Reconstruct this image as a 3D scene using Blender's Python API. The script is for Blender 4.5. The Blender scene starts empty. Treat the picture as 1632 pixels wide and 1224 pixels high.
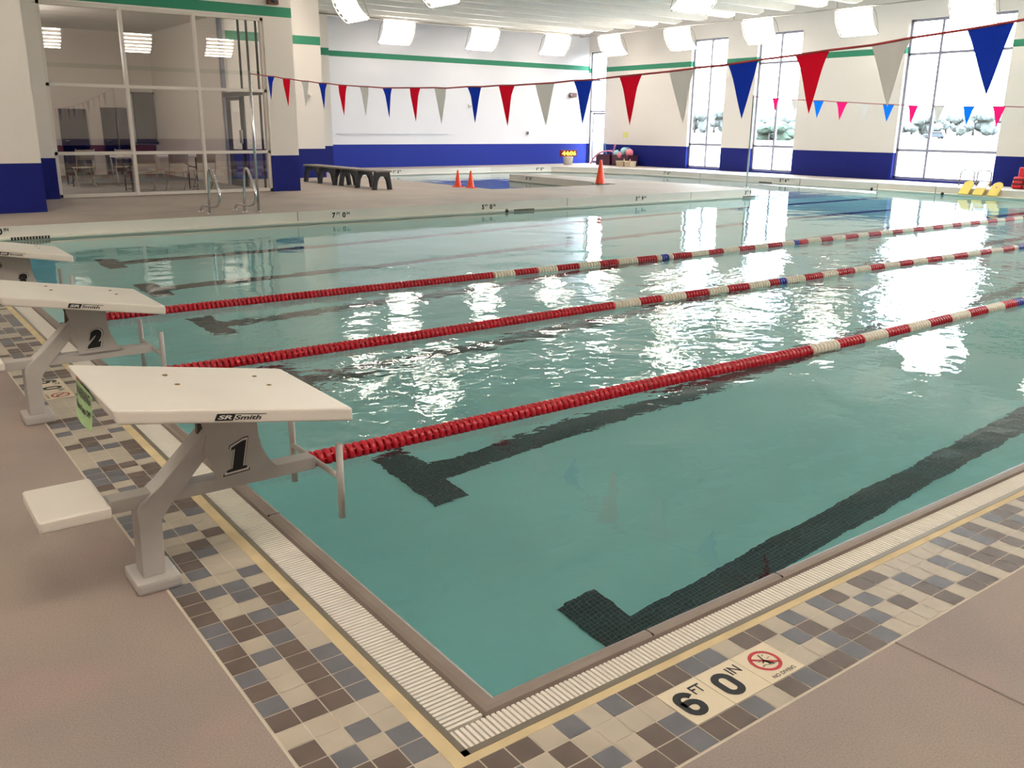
import bpy, bmesh, math, random
from mathutils import Vector, Matrix, Euler
random.seed(7)
S = bpy.context.scene
COL = S.collection
PI = math.pi

# ------------------------------------------------------------------ materials
MATS = {}
def srgb(r, g, b):
    f = lambda c: (c/255/12.92) if c/255 <= .04045 else ((c/255+.055)/1.055)**2.4
    return (f(r), f(g), f(b), 1)
def newmat(name):
    m = bpy.data.materials.new(name); m.use_nodes = True
    nt = m.node_tree; nt.nodes.clear()
    out = nt.nodes.new('ShaderNodeOutputMaterial')
    MATS[name] = m
    return m, nt, out
def N(nt, t, **kw):
    n = nt.nodes.new('ShaderNode'+t)
    for k, v in kw.items(): setattr(n, k, v)
    return n
def principled(nt, out, col, rough=.5, metal=0, spec=.5):
    p = N(nt, 'BsdfPrincipled')
    p.inputs['Base Color'].default_value = col
    p.inputs['Roughness'].default_value = rough
    p.inputs['Metallic'].default_value = metal
    p.inputs['Specular IOR Level'].default_value = spec
    nt.links.new(p.outputs[0], out.inputs[0])
    return p
def simple(name, col, rough=.5, metal=0, spec=.5, var=0, scale=8, bump=0, bscale=200):
    m, nt, out = newmat(name)
    p = principled(nt, out, col, rough, metal, spec)
    tc = N(nt, 'TexCoord')
    if var:
        nz = N(nt, 'TexNoise'); nz.inputs['Scale'].default_value = scale; nz.inputs['Detail'].default_value = 5
        nt.links.new(tc.outputs['Object'], nz.inputs['Vector'])
        mx = N(nt, 'Mix', data_type='RGBA'); mx.blend_type = 'MIX'
        mx.inputs[6].default_value = tuple(c*(1-var) for c in col[:3])+(1,)
        mx.inputs[7].default_value = tuple(min(1, c*(1+var)) for c in col[:3])+(1,)
        cr = N(nt, 'MapRange'); cr.inputs[1].default_value = .3; cr.inputs[2].default_value = .7
        nt.links.new(nz.outputs[0], cr.inputs[0]); nt.links.new(cr.outputs[0], mx.inputs[0])
        nt.links.new(mx.outputs[2], p.inputs['Base Color'])
    if bump:
        nb = N(nt, 'TexNoise'); nb.inputs['Scale'].default_value = bscale; nb.inputs['Detail'].default_value = 3
        nt.links.new(tc.outputs['Object'], nb.inputs['Vector'])
        b = N(nt, 'Bump'); b.inputs['Strength'].default_value = bump; b.inputs['Distance'].default_value = .004
        nt.links.new(nb.outputs[0], b.inputs['Height']); nt.links.new(b.outputs[0], p.inputs['Normal'])
    return m

def deck_mat(name, c1, c2, c3):
    m, nt, out = newmat(name)
    p = principled(nt, out, c1, .62, 0, .35)
    tc = N(nt, 'TexCoord')
    def noise(sc, det=4):
        n = N(nt, 'TexNoise'); n.inputs['Scale'].default_value = sc; n.inputs['Detail'].default_value = det
        nt.links.new(tc.outputs['Object'], n.inputs['Vector']); return n
    def rng(n, a, b):
        r = N(nt, 'MapRange'); r.inputs[1].default_value = a; r.inputs[2].default_value = b
        nt.links.new(n.outputs[0], r.inputs[0]); return r
    m1 = N(nt, 'Mix', data_type='RGBA'); m1.inputs[6].default_value = c1; m1.inputs[7].default_value = c2
    nt.links.new(rng(noise(.9), .38, .66).outputs[0], m1.inputs[0])
    m2 = N(nt, 'Mix', data_type='RGBA'); m2.inputs[7].default_value = c3
    nt.links.new(m1.outputs[2], m2.inputs[6])
    nt.links.new(rng(noise(2.2, 3), .55, .78).outputs[0], m2.inputs[0])
    sp = noise(170, 2)
    m3 = N(nt, 'Mix', data_type='RGBA'); m3.blend_type = 'MULTIPLY'; m3.inputs[0].default_value = .5
    r = rng(sp, .3, .6); r.inputs[3].default_value = .62; r.inputs[4].default_value = 1.05
    nt.links.new(m2.outputs[2], m3.inputs[6]); nt.links.new(r.outputs[0], m3.inputs[7])
    nt.links.new(m3.outputs[2], p.inputs['Base Color'])
    b = N(nt, 'Bump'); b.inputs['Strength'].default_value = .35; b.inputs['Distance'].default_value = .003
    nt.links.new(noise(120, 4).outputs[0], b.inputs['Height']); nt.links.new(b.outputs[0], p.inputs['Normal'])
    return m

def wall_mat(name, blue_top, g0, g1, up=(224, 217, 209), bl=(12, 24, 104)):
    """painted block wall: blue base band, white, green stripe (by height)"""
    m, nt, out = newmat(name)
    p = principled(nt, out, srgb(*up), .6, 0, .2)
    geo = N(nt, 'NewGeometry'); sep = N(nt, 'SeparateXYZ')
    nt.links.new(geo.outputs['Position'], sep.inputs[0])
    def gt(v):
        a = N(nt, 'Math', operation='GREATER_THAN'); a.inputs[1].default_value = v
        nt.links.new(sep.outputs[2], a.inputs[0]); return a
    def mixc(fac, a, b):
        x = N(nt, 'Mix', data_type='RGBA')
        nt.links.new(fac.outputs[0], x.inputs[0])
        for i, v in ((6, a), (7, b)):
            if isinstance(v, tuple): x.inputs[i].default_value = v
            else: nt.links.new(v.outputs[2], x.inputs[i])
        return x
    W = srgb(*up); B = srgb(*bl); G = srgb(48, 124, 96)
    x = mixc(gt(blue_top), B, W); x = mixc(gt(g0), x, G); x = mixc(gt(g1), x, W)
    # mottling
    nz = N(nt, 'TexNoise'); nz.inputs['Scale'].default_value = .6
    nt.links.new(geo.outputs['Position'], nz.inputs['Vector'])
    r = N(nt, 'MapRange'); r.inputs[3].default_value = .95; r.inputs[4].default_value = 1.03
    nt.links.new(nz.outputs[0], r.inputs[0])
    mm = N(nt, 'Mix', data_type='RGBA'); mm.blend_type = 'MULTIPLY'; mm.inputs[0].default_value = 1
    nt.links.new(x.outputs[2], mm.inputs[6]); nt.links.new(r.outputs[0], mm.inputs[7])
    nt.links.new(mm.outputs[2], p.inputs['Base Color'])
    # block joints
    vs = N(nt, 'VectorMath', operation='MULTIPLY'); vs.inputs[1].default_value = (1, 1, 1)
    ad = N(nt, 'Math', operation='ADD'); nt.links.new(sep.outputs[0], ad.inputs[0]); nt.links.new(sep.outputs[1], ad.inputs[1])
    cb = N(nt, 'CombineXYZ'); nt.links.new(ad.outputs[0], cb.inputs[0]); nt.links.new(sep.outputs[2], cb.inputs[1])
    br = N(nt, 'TexBrick'); br.inputs['Scale'].default_value = 1; br.inputs['Brick Width'].default_value = .4
    br.inputs['Row Height'].default_value = .2; br.inputs['Mortar Size'].default_value = .006; br.inputs['Mortar Smooth'].default_value = 1
    nt.links.new(cb.outputs[0], br.inputs['Vector'])
    b = N(nt, 'Bump', invert=True); b.inputs['Strength'].default_value = .12; b.inputs['Distance'].default_value = .005
    nt.links.new(br.outputs['Fac'], b.inputs['Height']); nt.links.new(b.outputs[0], p.inputs['Normal'])
    return m

def emis(name, col, s):
    m, nt, out = newmat(name)
    e = N(nt, 'Emission'); e.inputs[0].default_value = col; e.inputs[1].default_value = s
    nt.links.new(e.outputs[0], out.inputs[0]); return m

def glass_pane(name, tint, f0=.07):
    """thin pane: tinted see-through plus mirror reflection rising toward grazing angles"""
    m, nt, out = newmat(name)
    t = N(nt, 'BsdfTransparent'); t.inputs[0].default_value = tint
    g = N(nt, 'BsdfGlossy'); g.inputs['Roughness'].default_value = 0.0; g.inputs[0].default_value = (1, 1, 1, 1)
    lw = N(nt, 'LayerWeight'); lw.inputs[0].default_value = .5
    pw = N(nt, 'Math', operation='POWER'); pw.inputs[1].default_value = 4.5; nt.links.new(lw.outputs['Facing'], pw.inputs[0])
    mr = N(nt, 'MapRange'); mr.inputs[3].default_value = f0; mr.inputs[4].default_value = 1
    nt.links.new(pw.outputs[0], mr.inputs[0])
    mx = N(nt, 'MixShader'); nt.links.new(mr.outputs[0], mx.inputs[0])
    nt.links.new(t.outputs[0], mx.inputs[1]); nt.links.new(g.outputs[0], mx.inputs[2]); nt.links.new(mx.outputs[0], out.inputs[0])
    return m

simple('white_plastic', srgb(232, 226, 216), .38, 0, .4, var=.03, scale=3, bump=.15, bscale=260)
simple('grey_paint', srgb(186, 182, 178), .5, 0, .4, var=.05, scale=12, bump=.1, bscale=300)
simple('grey_paint_dark', srgb(112, 107, 104), .55, 0, .4, var=.05, scale=12)
simple('black', srgb(14, 13, 14), .5)
simple('white_ink', srgb(225, 222, 218), .5)
simple('brass', srgb(150, 120, 70), .4, .6)
simple('steel', (.62, .61, .6, 1), .22, 1)
simple('steel_matte', (.55, .54, .52, 1), .4, 1)
simple('red_float', srgb(176, 18, 36), .3, 0, .5, var=.08, scale=6)
simple('white_float', srgb(236, 226, 208), .3, 0, .5)
simple('blue_float', srgb(40, 50, 150), .3, 0, .5)
simple('cable', srgb(120, 120, 120), .4, .5)
simple('coping', srgb(128, 116, 108), .45, 0, .45, var=.08, scale=5, bump=.1, bscale=150)
simple('grate_white', srgb(236, 230, 220), .45, 0, .35)
simple('channel', srgb(52, 46, 42), .9)
simple('grate_frame', srgb(150, 140, 128), .35, .6)
simple('grout_yellow', srgb(206, 186, 146), .8, var=.1, scale=9)
simple('grout', srgb(206, 196, 180), .8, var=.06, scale=9)
simple('tile_beige', srgb(182, 172, 156), .42, 0, .45, var=.07, scale=9)
simple('tile_slate', srgb(102, 102, 108), .42, 0, .45, var=.12, scale=11)
simple('tile_brown', srgb(96, 84, 78), .42, 0, .45, var=.12, scale=11)
simple('tile_sign', srgb(226, 212, 186), .4, 0, .45, var=.03, scale=5)
simple('sign_red', srgb(178, 40, 48), .5)
deck_mat('deck_near', srgb(158, 143, 134), srgb(143, 131, 126), srgb(160, 137, 133))
deck_mat('deck_far', srgb(172, 160, 150), srgb(160, 149, 140), srgb(178, 162, 150))
simple('curb_face', srgb(222, 216, 206), .4, 0, .45, var=.04, scale=1.5)
simple('curb_lip', srgb(232, 226, 212), .4, 0, .45)
simple('dark_joint', srgb(120, 108, 100), .8)
simple('plaster_pool', (.46, .90, .88, 1), .7, 0, .2, var=.06, scale=.8)
simple('plaster_shallow', srgb(176, 196, 204), .7, 0, .2, var=.06, scale=.8)
wall_mat('wall_paint', .985, 3.78, 3.96)
wall_mat('wall_paint_back_daylit', .985, 3.86, 4.04, (228, 228, 234), (26, 44, 140))  # bluer white and brighter blue band: window daylight put into the paint colour
wall_mat('wall_paint_glass', .97, 3.85, 4.05)
wall_mat('wall_paint_c', .985, 3.74, 3.96)
simple('ceiling_paint', srgb(252, 252, 250), .6, 0, .3, var=.02, scale=2)
simple('rib_paint', srgb(230, 228, 222), .6, 0, .3, var=.02, scale=2)
simple('frame_white', srgb(214, 206, 196), .4, 0, .45)
simple('frame_alu', srgb(138, 136, 150), .45, .1)
simple('frame_dark', srgb(58, 54, 52), .4, .4)
glass_pane('glass_clear', (.96, .98, .98, 1))
glass_pane('glass_smoked', (.84, .82, .81, 1), .13)
m, nt, out = newmat('glass_frosted')
tr = N(nt, 'BsdfTranslucent'); tr.inputs[0].default_value = (.82, .88, .92, 1)
tp = N(nt, 'BsdfTransparent'); tp.inputs[0].default_value = (.9, .95, 1, 1)
mx = N(nt, 'MixShader'); mx.inputs[0].default_value = .25
nt.links.new(tr.outputs[0], mx.inputs[1]); nt.links.new(tp.outputs[0], mx.inputs[2]); nt.links.new(mx.outputs[0], out.inputs[0])
simple('room_grey', srgb(214, 206, 196), .8)
simple('room_floor', srgb(130, 125, 122), .8, var=.1, scale=3)
simple('room_dark', srgb(74, 68, 66), .8)
simple('room_red', srgb(92, 30, 26), .6)
simple('chair_beige', srgb(168, 152, 132), .5)
def cloth(name, col, tr=.45):
    m, nt, out = newmat(name)
    d = N(nt, 'BsdfDiffuse'); d.inputs[0].default_value = col
    t = N(nt, 'BsdfTranslucent'); t.inputs[0].default_value = col
    nz = N(nt, 'TexNoise'); nz.inputs['Scale'].default_value = 6
    mp = N(nt, 'MapRange'); mp.inputs[3].default_value = tr-.05; mp.inputs[4].default_value = tr+.05
    nt.links.new(nz.outputs[0], mp.inputs[0])
    mx = N(nt, 'MixShader'); nt.links.new(mp.outputs[0], mx.inputs[0]); nt.links.new(d.outputs[0], mx.inputs[1]); nt.links.new(t.outputs[0], mx.inputs[2]); nt.links.new(mx.outputs[0], out.inputs[0])
cloth('pen_blue', srgb(26, 52, 160)); cloth('pen_red', srgb(206, 22, 44)); cloth('pen_white', srgb(214, 208, 202))
cloth('pen_cyan', srgb(20, 112, 224)); cloth('pen_pink', srgb(236, 30, 110))
simple('line_red', srgb(170, 60, 60), .6)
simple('cone_orange', srgb(244, 74, 34), .45)
simple('bench_black', srgb(20, 19, 22), .45)
simple('bench_grey', srgb(120, 112, 106), .6)
simple('bin_maroon', srgb(72, 34, 58), .5)
simple('ball_pink', srgb(226, 128, 146), .4)
simple('ball_teal', srgb(150, 196, 200), .4)
simple('noodle_pink', srgb(206, 130, 168), .6)
simple('noodle_blue', srgb(84, 130, 190), .6)
simple('basket', srgb(206, 190, 160), .6)
simple('note_yellow', srgb(216, 214, 130), .7)
simple('note_green', srgb(158, 190, 136), .7)
simple('kick_yellow', srgb(206, 174, 52), .5)
simple('kick_white', srgb(216, 214, 222), .5)
simple('vest_red', srgb(206, 26, 44), .5)
simple('device_brown', srgb(92, 52, 40), .5)
simple('bucket_white', srgb(226, 222, 214), .5)
simple('led_box', srgb(120, 16, 12), .5)
emis('led', (1, .62, .05, 1), 5)
emis('tube', (1, .89, .77, 1), 62)
simple('fixture_white', srgb(236, 230, 220), .4)
simple('fixture_grey', srgb(150, 144, 136), .45, .4)
# dark mosaic lane lines
m, nt, out = newmat('mosaic')
p = principled(nt, out, srgb(40, 48, 54), .5, 0, .3)
tc = N(nt, 'TexCoord'); br = N(nt, 'TexBrick', offset=0.0)
br.inputs['Color1'].default_value = srgb(26, 38, 44); br.inputs['Color2'].default_value = srgb(40, 54, 58); br.inputs['Mortar'].default_value = srgb(92, 110, 110)
br.inputs['Scale'].default_value = 1; br.inputs['Brick Width'].default_value = .028; br.inputs['Row Height'].default_value = .028; br.inputs['Mortar Size'].default_value = .002
nt.links.new(tc.outputs['Object'], br.inputs['Vector']); nt.links.new(br.outputs[0], p.inputs['Base Color'])
# water
m, nt, out = newmat('water')
g = N(nt, 'BsdfGlass'); g.inputs['IOR'].default_value = 1.333; g.inputs['Roughness'].default_value = 0; g.inputs['Color'].default_value = (.97, 1, 1, 1)
geo = N(nt, 'NewGeometry')
def wnoise(sc, det, stretch=(1, 1, 1), dist=0):
    mp = N(nt, 'Mapping'); mp.inputs['Scale'].default_value = stretch
    nt.links.new(geo.outputs['Position'], mp.inputs['Vector'])
    n = N(nt, 'TexNoise'); n.inputs['Scale'].default_value = sc; n.inputs['Detail'].default_value = det; n.inputs['Distortion'].default_value = dist
    n.inputs['Roughness'].default_value = .45
    nt.links.new(mp.outputs[0], n.inputs['Vector']); return n
def mul(a, v):
    x = N(nt, 'Math', operation='MULTIPLY'); nt.links.new(a.outputs[0], x.inputs[0])
    if isinstance(v, (int, float)): x.inputs[1].default_value = v
    else: nt.links.new(v.outputs[0], x.inputs[1])
    return x
def add(a, b):
    x = N(nt, 'Math', operation='ADD'); nt.links.new(a.outputs[0], x.inputs[0]); nt.links.new(b.outputs[0], x.inputs[1]); return x
sep = N(nt, 'SeparateXYZ'); nt.links.new(geo.outputs['Position'], sep.inputs[0])
def ramp(sock, pts):
    c = N(nt, 'ValToRGB'); c.color_ramp.interpolation = 'EASE'
    mr = N(nt, 'MapRange'); mr.inputs[1].default_value = pts[0][0]; mr.inputs[2].default_value = pts[-1][0]
    nt.links.new(sock, mr.inputs[0]); nt.links.new(mr.outputs[0], c.inputs[0])
    el = c.color_ramp.elements; span = pts[-1][0]-pts[0][0]
    el[0].position = 0; el[0].color = (pts[0][1],)*3+(1,); el[1].position = 1; el[1].color = (pts[-1][1],)*3+(1,)
    for a, v in pts[1:-1]:
        e = el.new((a-pts[0][0])/span); e.color = (v,)*3+(1,)
    return c
chopY = ramp(sep.outputs[1], [(-.5, .05), (1.5, .12), (2.3, .7), (3.6, 1), (5.0, .75), (6.3, .3), (7.2, .1), (12.8, .05)])
chopX = ramp(sep.outputs[0], [(-.2, .6), (1.2, .75), (3.0, 1), (12, 1), (22, .6)])
patch = wnoise(.35, 2); pr = N(nt, 'MapRange'); pr.inputs[1].default_value = .36; pr.inputs[2].default_value = .58; pr.inputs[3].default_value = .35; pr.inputs[4].default_value = 1.15
nt.links.new(patch.outputs[0], pr.inputs[0])
chop = mul(mul(chopY, chopX), pr)
swell = add(mul(wnoise(1.15, 1.5, (1, 1, 1), .3), .013), mul(wnoise(9, 2), .0007))
fine = add(mul(mul(wnoise(7.5, 2.5, (1, 1.25, 1), .4), chop), .0095), mul(mul(wnoise(15, 2, (1, 1.2, 1), .3), chop), .0035))
mid = mul(mul(wnoise(2.8, 2, (1, 1.1, 1), .4), chop), .026)
h = add(add(swell, fine), mid)
b = N(nt, 'Bump'); b.inputs['Strength'].default_value = 1; b.inputs['Distance'].default_value = 1
nt.links.new(h.outputs[0], b.inputs['Height']); nt.links.new(b.outputs[0], g.inputs['Normal'])
nt.links.new(g.outputs[0], out.inputs[0])
# outdoors
simple('grass', (.030, .029, .016, 1), .9, var=.1, scale=.02)
simple('road', (.075, .073, .07, 1), .9)
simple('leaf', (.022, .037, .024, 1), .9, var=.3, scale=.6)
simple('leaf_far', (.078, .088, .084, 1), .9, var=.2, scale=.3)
simple('trunk', (.03, .028, .026, 1), .9)
simple('car_blue', (.014, .022, .036, 1), .4)
simple('car_glass', (.01, .013, .02, 1), .3)

# ------------------------------------------------------------------ mesh builder
class MB:
    def __init__(s): s.v = []; s.f = []; s.mi = []; s.sm = []; s.mats = []
    def m(s, name):
        if name not in s.mats: s.mats.append(name)
        return s.mats.index(name)
    def add(s, vs, fs, mat, smooth=False, M=None):
        o = len(s.v)
        s.v += [tuple(M @ Vector(v)) if M else tuple(v) for v in vs]
        k = s.m(mat)
        for f in fs: s.f.append([i+o for i in f]); s.mi.append(k); s.sm.append(smooth)
        return s
    def box(s, a, b, mat, M=None):
        x0, y0, z0 = a; x1, y1, z1 = b
        if x0 > x1: x0, x1 = x1, x0
        if y0 > y1: y0, y1 = y1, y0
        if z0 > z1: z0, z1 = z1, z0
        v = [(x0,y0,z0),(x1,y0,z0),(x1,y1,z0),(x0,y1,z0),(x0,y0,z1),(x1,y0,z1),(x1,y1,z1),(x0,y1,z1)]
        return s.add(v, [(0,3,2,1),(4,5,6,7),(0,1,5,4),(1,2,6,5),(2,3,7,6),(3,0,4,7)], mat, M=M)
    def quad(s, pts, mat, M=None): return s.add(pts, [tuple(range(len(pts)))], mat, M=M)
    def prism(s, poly, z0, z1, mat, side=None, bottom=True, M=None):
        n = len(poly)
        v = [(x, y, z0) for x, y in poly]+[(x, y, z1) for x, y in poly]
        s.add(v, [tuple(range(n, 2*n))]+([tuple(range(n-1, -1, -1))] if bottom else []), mat, M=M)
        s.add(v, [(i, (i+1) % n, (i+1) % n+n, i+n) for i in range(n)], side or mat, M=M)
        return s
    def slabxz(s, poly, y0, y1, mat):
        """polygon in XZ extruded in Y (poly counter-clockwise seen from -Y)"""
        n = len(poly)
        v = [(x, y0, z) for x, z in poly]+[(x, y1, z) for x, z in poly]
        return s.add(v, [tuple(range(n)), tuple(range(2*n-1, n-1, -1))]+[((i+1) % n, i, i+n, (i+1) % n+n) for i in range(n)], mat)
    def tube(s, pts, r, mat, n=10, cap=True, M=None):
        pts = [Vector(p) for p in pts]; rs = r if isinstance(r, (list, tuple)) else [r]*len(pts)
        vs = []; fs = []; up = None
        for i, p in enumerate(pts):
            t = (pts[min(i+1, len(pts)-1)]-pts[max(i-1, 0)]).normalized()
            if up is None:
                up = Vector((0, 0, 1)) if abs(t.z) < .9 else Vector((1, 0, 0))
            a = (up-t*up.dot(t)).normalized(); bb = t.cross(a); up = a
            for k in range(n):
                an = 2*PI*k/n; vs.append(p+(a*math.cos(an)+bb*math.sin(an))*rs[i])
        for i in range(len(pts)-1):
            for k in range(n):
                q = (k+1) % n; fs.append((i*n+k, i*n+q, (i+1)*n+q, (i+1)*n+k))
        s.add(vs, fs, mat, True, M)
        if cap:
            s.add(vs, [tuple(range(n-1, -1, -1)), tuple((len(pts)-1)*n+k for k in range(n))], mat, False, M)
        return s
    def lathe(s, prof, mat, n=20, M=None, smooth=True, axis='z'):
        vs = []; fs = []
        for r, z in prof:
            for k in range(n):
                a = 2*PI*k/n
                vs.append((r*math.cos(a), r*math.sin(a), z) if axis == 'z' else (z, r*math.cos(a), r*math.sin(a)))
        for i in range(len(prof)-1):
            for k in range(n):
                q = (k+1) % n; fs.append((i*n+k, i*n+q, (i+1)*n+q, (i+1)*n+k))
        s.add(vs, fs, mat, smooth, M)
        return s
    def build(s, name, parent=None, bevel=0, loc=None, segs=2, recalc=True):
        me = bpy.data.meshes.new(name)
        if loc is not None:
            L = Vector(loc); s.v = [tuple(Vector(v)-L) for v in s.v]
        me.from_pydata(s.v, [], s.f)
        for nme in s.mats: me.materials.append(MATS[nme])
        me.polygons.foreach_set('material_index', s.mi)
        me.polygons.foreach_set('use_smooth', s.sm)
        me.update()
        bm = bmesh.new(); bm.from_mesh(me); bmesh.ops.remove_doubles(bm, verts=bm.verts, dist=1e-6)
        if recalc: bmesh.ops.recalc_face_normals(bm, faces=bm.faces)
        if bevel:
            es = [e for e in bm.edges if len(e.link_faces) == 2 and e.calc_face_angle(0) > .6]
            bmesh.ops.bevel(bm, geom=es, offset=bevel, segments=segs, affect='EDGES', profile=.6, clamp_overlap=True)
            for f in bm.faces: f.smooth = False
        bm.to_mesh(me); bm.free()
        o = bpy.data.objects.new(name, me); COL.objects.link(o)
        if loc is not None: o.location = loc
        if parent is not None:
            o.parent = parent
        return o

def empty(name, loc=(0, 0, 0), rz=0):
    o = bpy.data.objects.new(name, None); COL.objects.link(o); o.location = loc; o.rotation_euler = (0, 0, rz)
    o.empty_display_size = .1
    return o
def tag(o, label=None, cat=None, group=None, kind=None):
    if label: o['label'] = label
    if cat: o['category'] = cat
    if group: o['group'] = group
    if kind: o['kind'] = kind
    return o
def struct(o): o['kind'] = 'structure'; return o
def copy_tree(o, parent=None):
    c = o.copy(); COL.objects.link(c); c.parent = parent
    for ch in list(o.children): copy_tree(ch, c)
    return c

# text as mesh, laid on a plane: origin = lower-left, right/up unit vectors
def text_geo(txt, bold=0.0, shear=0.0):
    cu = bpy.data.curves.new('lettering', 'FONT'); cu.body = txt; cu.size = 1; cu.offset = bold; cu.shear = shear
    cu.resolution_u = 4
    ob = bpy.data.objects.new('lettering', cu); COL.objects.link(ob)
    dg = bpy.context.evaluated_depsgraph_get(); dg.update()
    me = bpy.data.meshes.new_from_object(ob.evaluated_get(dg))
    vs = [tuple(v.co) for v in me.vertices]; fs = [tuple(p.vertices) for p in me.polygons]
    bpy.data.objects.remove(ob); bpy.data.curves.remove(cu); bpy.data.meshes.remove(me)
    return vs, fs
def text_on(mb, txt, org, right, up, h, mat, w=None, bold=0.0, shear=0.0, lift=0.0):
    """h: glyph height, w: total width (else natural)"""
    vs, fs = text_geo(txt, bold, shear)
    x0 = min(v[0] for v in vs); x1 = max(v[0] for v in vs); y0 = min(v[1] for v in vs); y1 = max(v[1] for v in vs)
    sy = h/(y1-y0); sx = (w/(x1-x0)) if w else sy
    R = Vector(right).normalized(); U = Vector(up).normalized(); Nn = R.cross(U); O = Vector(org)+Nn*lift
    mb.add([O+R*(v[0]-x0)*sx+U*(v[1]-y0)*sy for v in vs], fs, mat)
    return (x1-x0)*sx

# ------------------------------------------------------------------ key dimensions
D = .19           # raised deck
WATER = -.022
XE, YE = 22.5, 12.8
XW, YB = 24.2, 27.3
XS, YN = -6.5, -4.2
CEIL = 5.45
TP = .08333

# ------------------------------------------------------------------ near deck (z = 0)
mb = MB()
mb.prism([(XS, YN), (26, YN), (26, -.553), (-.611, -.553), (-.611, YE), (XS, YE)], -.25, 0, 'deck_near')
struct(mb.build('floor_near_deck'))
mb = MB(); mb.box((1.236, YN, .0002), (1.244, -.553, .0012), 'dark_joint'); mb.box((7.4, YN, .0002), (7.408, -.553, .0012), 'dark_joint')
struct(mb.build('trim_1'))
# tiled strip
mb = MB()
mb.prism([(-.611, -.553), (XE, -.553), (XE, -.17), (-.212, -.17), (-.212, YE), (-.611, YE)], -.2, -.0015, 'grout')
mb.prism([(-.27, -.212), (XE, -.212), (XE, -.158), (-.222, -.158), (-.222, YE), (-.27, YE)], -.02, -.0006, 'grout_yellow')
KIND = {'B': 'tile_beige', 'G': 'tile_slate', 'N': 'tile_brown'}
def rnd(): return random.choices('BGN', (.42, .27, .31))[0]
Lc = {1: 'NNNGGNNGNGNBNNB', 2: 'GBBNNBGBBBNBBGN', 3: 'GGBGNGNNNNNBGBN', 4: 'BNNGBBBGGGGBBGG'}
def tilequad(x0, y0, k):
    e = .0022
    mb.quad([(x0+e, y0+e, 0), (x0+TP-e, y0+e, 0), (x0+TP-e, y0+TP-e, 0), (x0+e, y0+TP-e, 0)], KIND[k])
sign2 = (3.95, 4.45)   # depth sign beyond the second block
nrow = int((YE+.212)/TP)
for j in range(nrow):
    y0 = -.212+j*TP
    for c in range(4):
        x0 = -.603+c*TP
        # row index from the photograph, r10 top edge near y=.371
        r = 10+int(round((.371-(y0+TP))/TP))
        k = Lc[c+1][r-1] if 1 <= r <= 15 else rnd()
        if c in (1, 2) and sign2[0]-.001 < y0+TP/2 < sign2[1]: continue
        tilequad(x0, y0, k)
p_rows = {0: 'NNNGGBNNBGBGNBNN', 1: 'B??????BGNBGBGB', 2: 'G??????BBGNNGBN', 3: 'NNGBNGNNGNG'}
ncol = int((XE+.6)/TP)
SX0 = .382
i0 = int(math.floor((-.603-SX0)/TP))
for i in range(i0, ncol+i0+1):
    x0 = SX0+i*TP
    if x0 > XE-TP: break
    for c in range(4):
        y0 = -.212-(c+1)*TP
        if c in (1, 2) and 0 <= i < 6: continue
        st = p_rows[c]; q = i+1 if c < 3 else i
        k = st[q] if 0 <= q < len(st) and st[q] != '?' else rnd()
        tilequad(x0, y0, k)
struct(mb.build('floor_tile_border'))
# gutter channel + frames
mb = MB()
mb.box((-.215, -.165, -.19), (-.04, YE, -.18), 'channel'); mb.box((-.215, -.165, -.19), (XE, -.04, -.18), 'channel')
mb.box((-.2165, -.17, -.19), (-.21, YE, -.004), 'channel')
mb.box((-.2165, -.17, -.19), (XE, -.166, -.004), 'channel')
struct(mb.build('trim_2'))
mb = MB()
mb.box((-.226, -.182, -.05), (-.206, YE, .001), 'grate_frame')
mb.box((-.226, -.182, -.05), (XE, -.160, .001), 'grate_frame')
struct(mb.build('trim_3'))
# coping: rounded nosing
def nosing(w, nseg=7):
    pr = [(0, -.6), (0, -.02)]
    for k in range(nseg+1):
        a = PI*k/nseg
        pass
    return [(0, -.5), (0, -.018), (-.006, -.006), (-.018, 0), (-w+.02, 0), (-w+.006, -.006), (-w, -.02), (-w, -.2), (-w+.03, -.5)]
mb = MB()
pr = nosing(.07); n = len(pr)
vs = []
pr2 = nosing(.056)
for (a, z), (a2, z2) in zip(pr, pr2): vs.append((a, a2, z))          # mitred corner
for a, z in pr: vs.append((a, YE, z))
for a, z in pr2: vs.append((XE, a, z))
fs = []
for i in range(n-1):
    fs.append((i, i+1, n+i+1, n+i)); fs.append((i+1, i, 2*n+i, 2*n+i+1))
mb.add(vs, fs, 'coping')
for y in (1.6, 4.65, 7.7): mb.box((-.064, y, -.02), (-.012, y+.004, .0006), 'channel')
for x in (.62, 1.31, 4.3, 7.3, 10.3): mb.box((x, -.050, -.02), (x+.004, -.012, .0006), 'channel')
struct(mb.build('trim_4'))
# gratings (liftable)
def grating(name, lab, horiz):
    mb = MB(); pitch, w = .0182, .0112
    if not horiz:
        y = -.05
        while y < YE-.02:
            mb.box((-.204, y, -.03), (-.076, y+w, -.012), 'grate_white'); y += pitch
        for x in (-.19, -.09): mb.box((x-.004, -.05, -.05), (x+.004, YE, -.03), 'grate_white')
        L = (-.14, 0, -.05)
    else:
        x = -.2
        while x < XE-.02:
            y1 = -.062 if x > -.075 else -.062
            mb.box((x, -.157, -.03), (x+w, y1, -.012), 'grate_white'); x += pitch
        for y in (-.145, -.075): mb.box((-.2, y-.004, -.05), (XE, y+.004, -.03), 'grate_white')
        L = (0, -.11, -.05)
    return tag(mb.build(name, loc=L), lab, 'grating')
grating('gutter_grating', 'white slotted gutter grating along the starting block end of the pool', False)
grating('gutter_grating', 'white slotted gutter grating along the near side of the pool beside the 6 FT marker', True)

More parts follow.
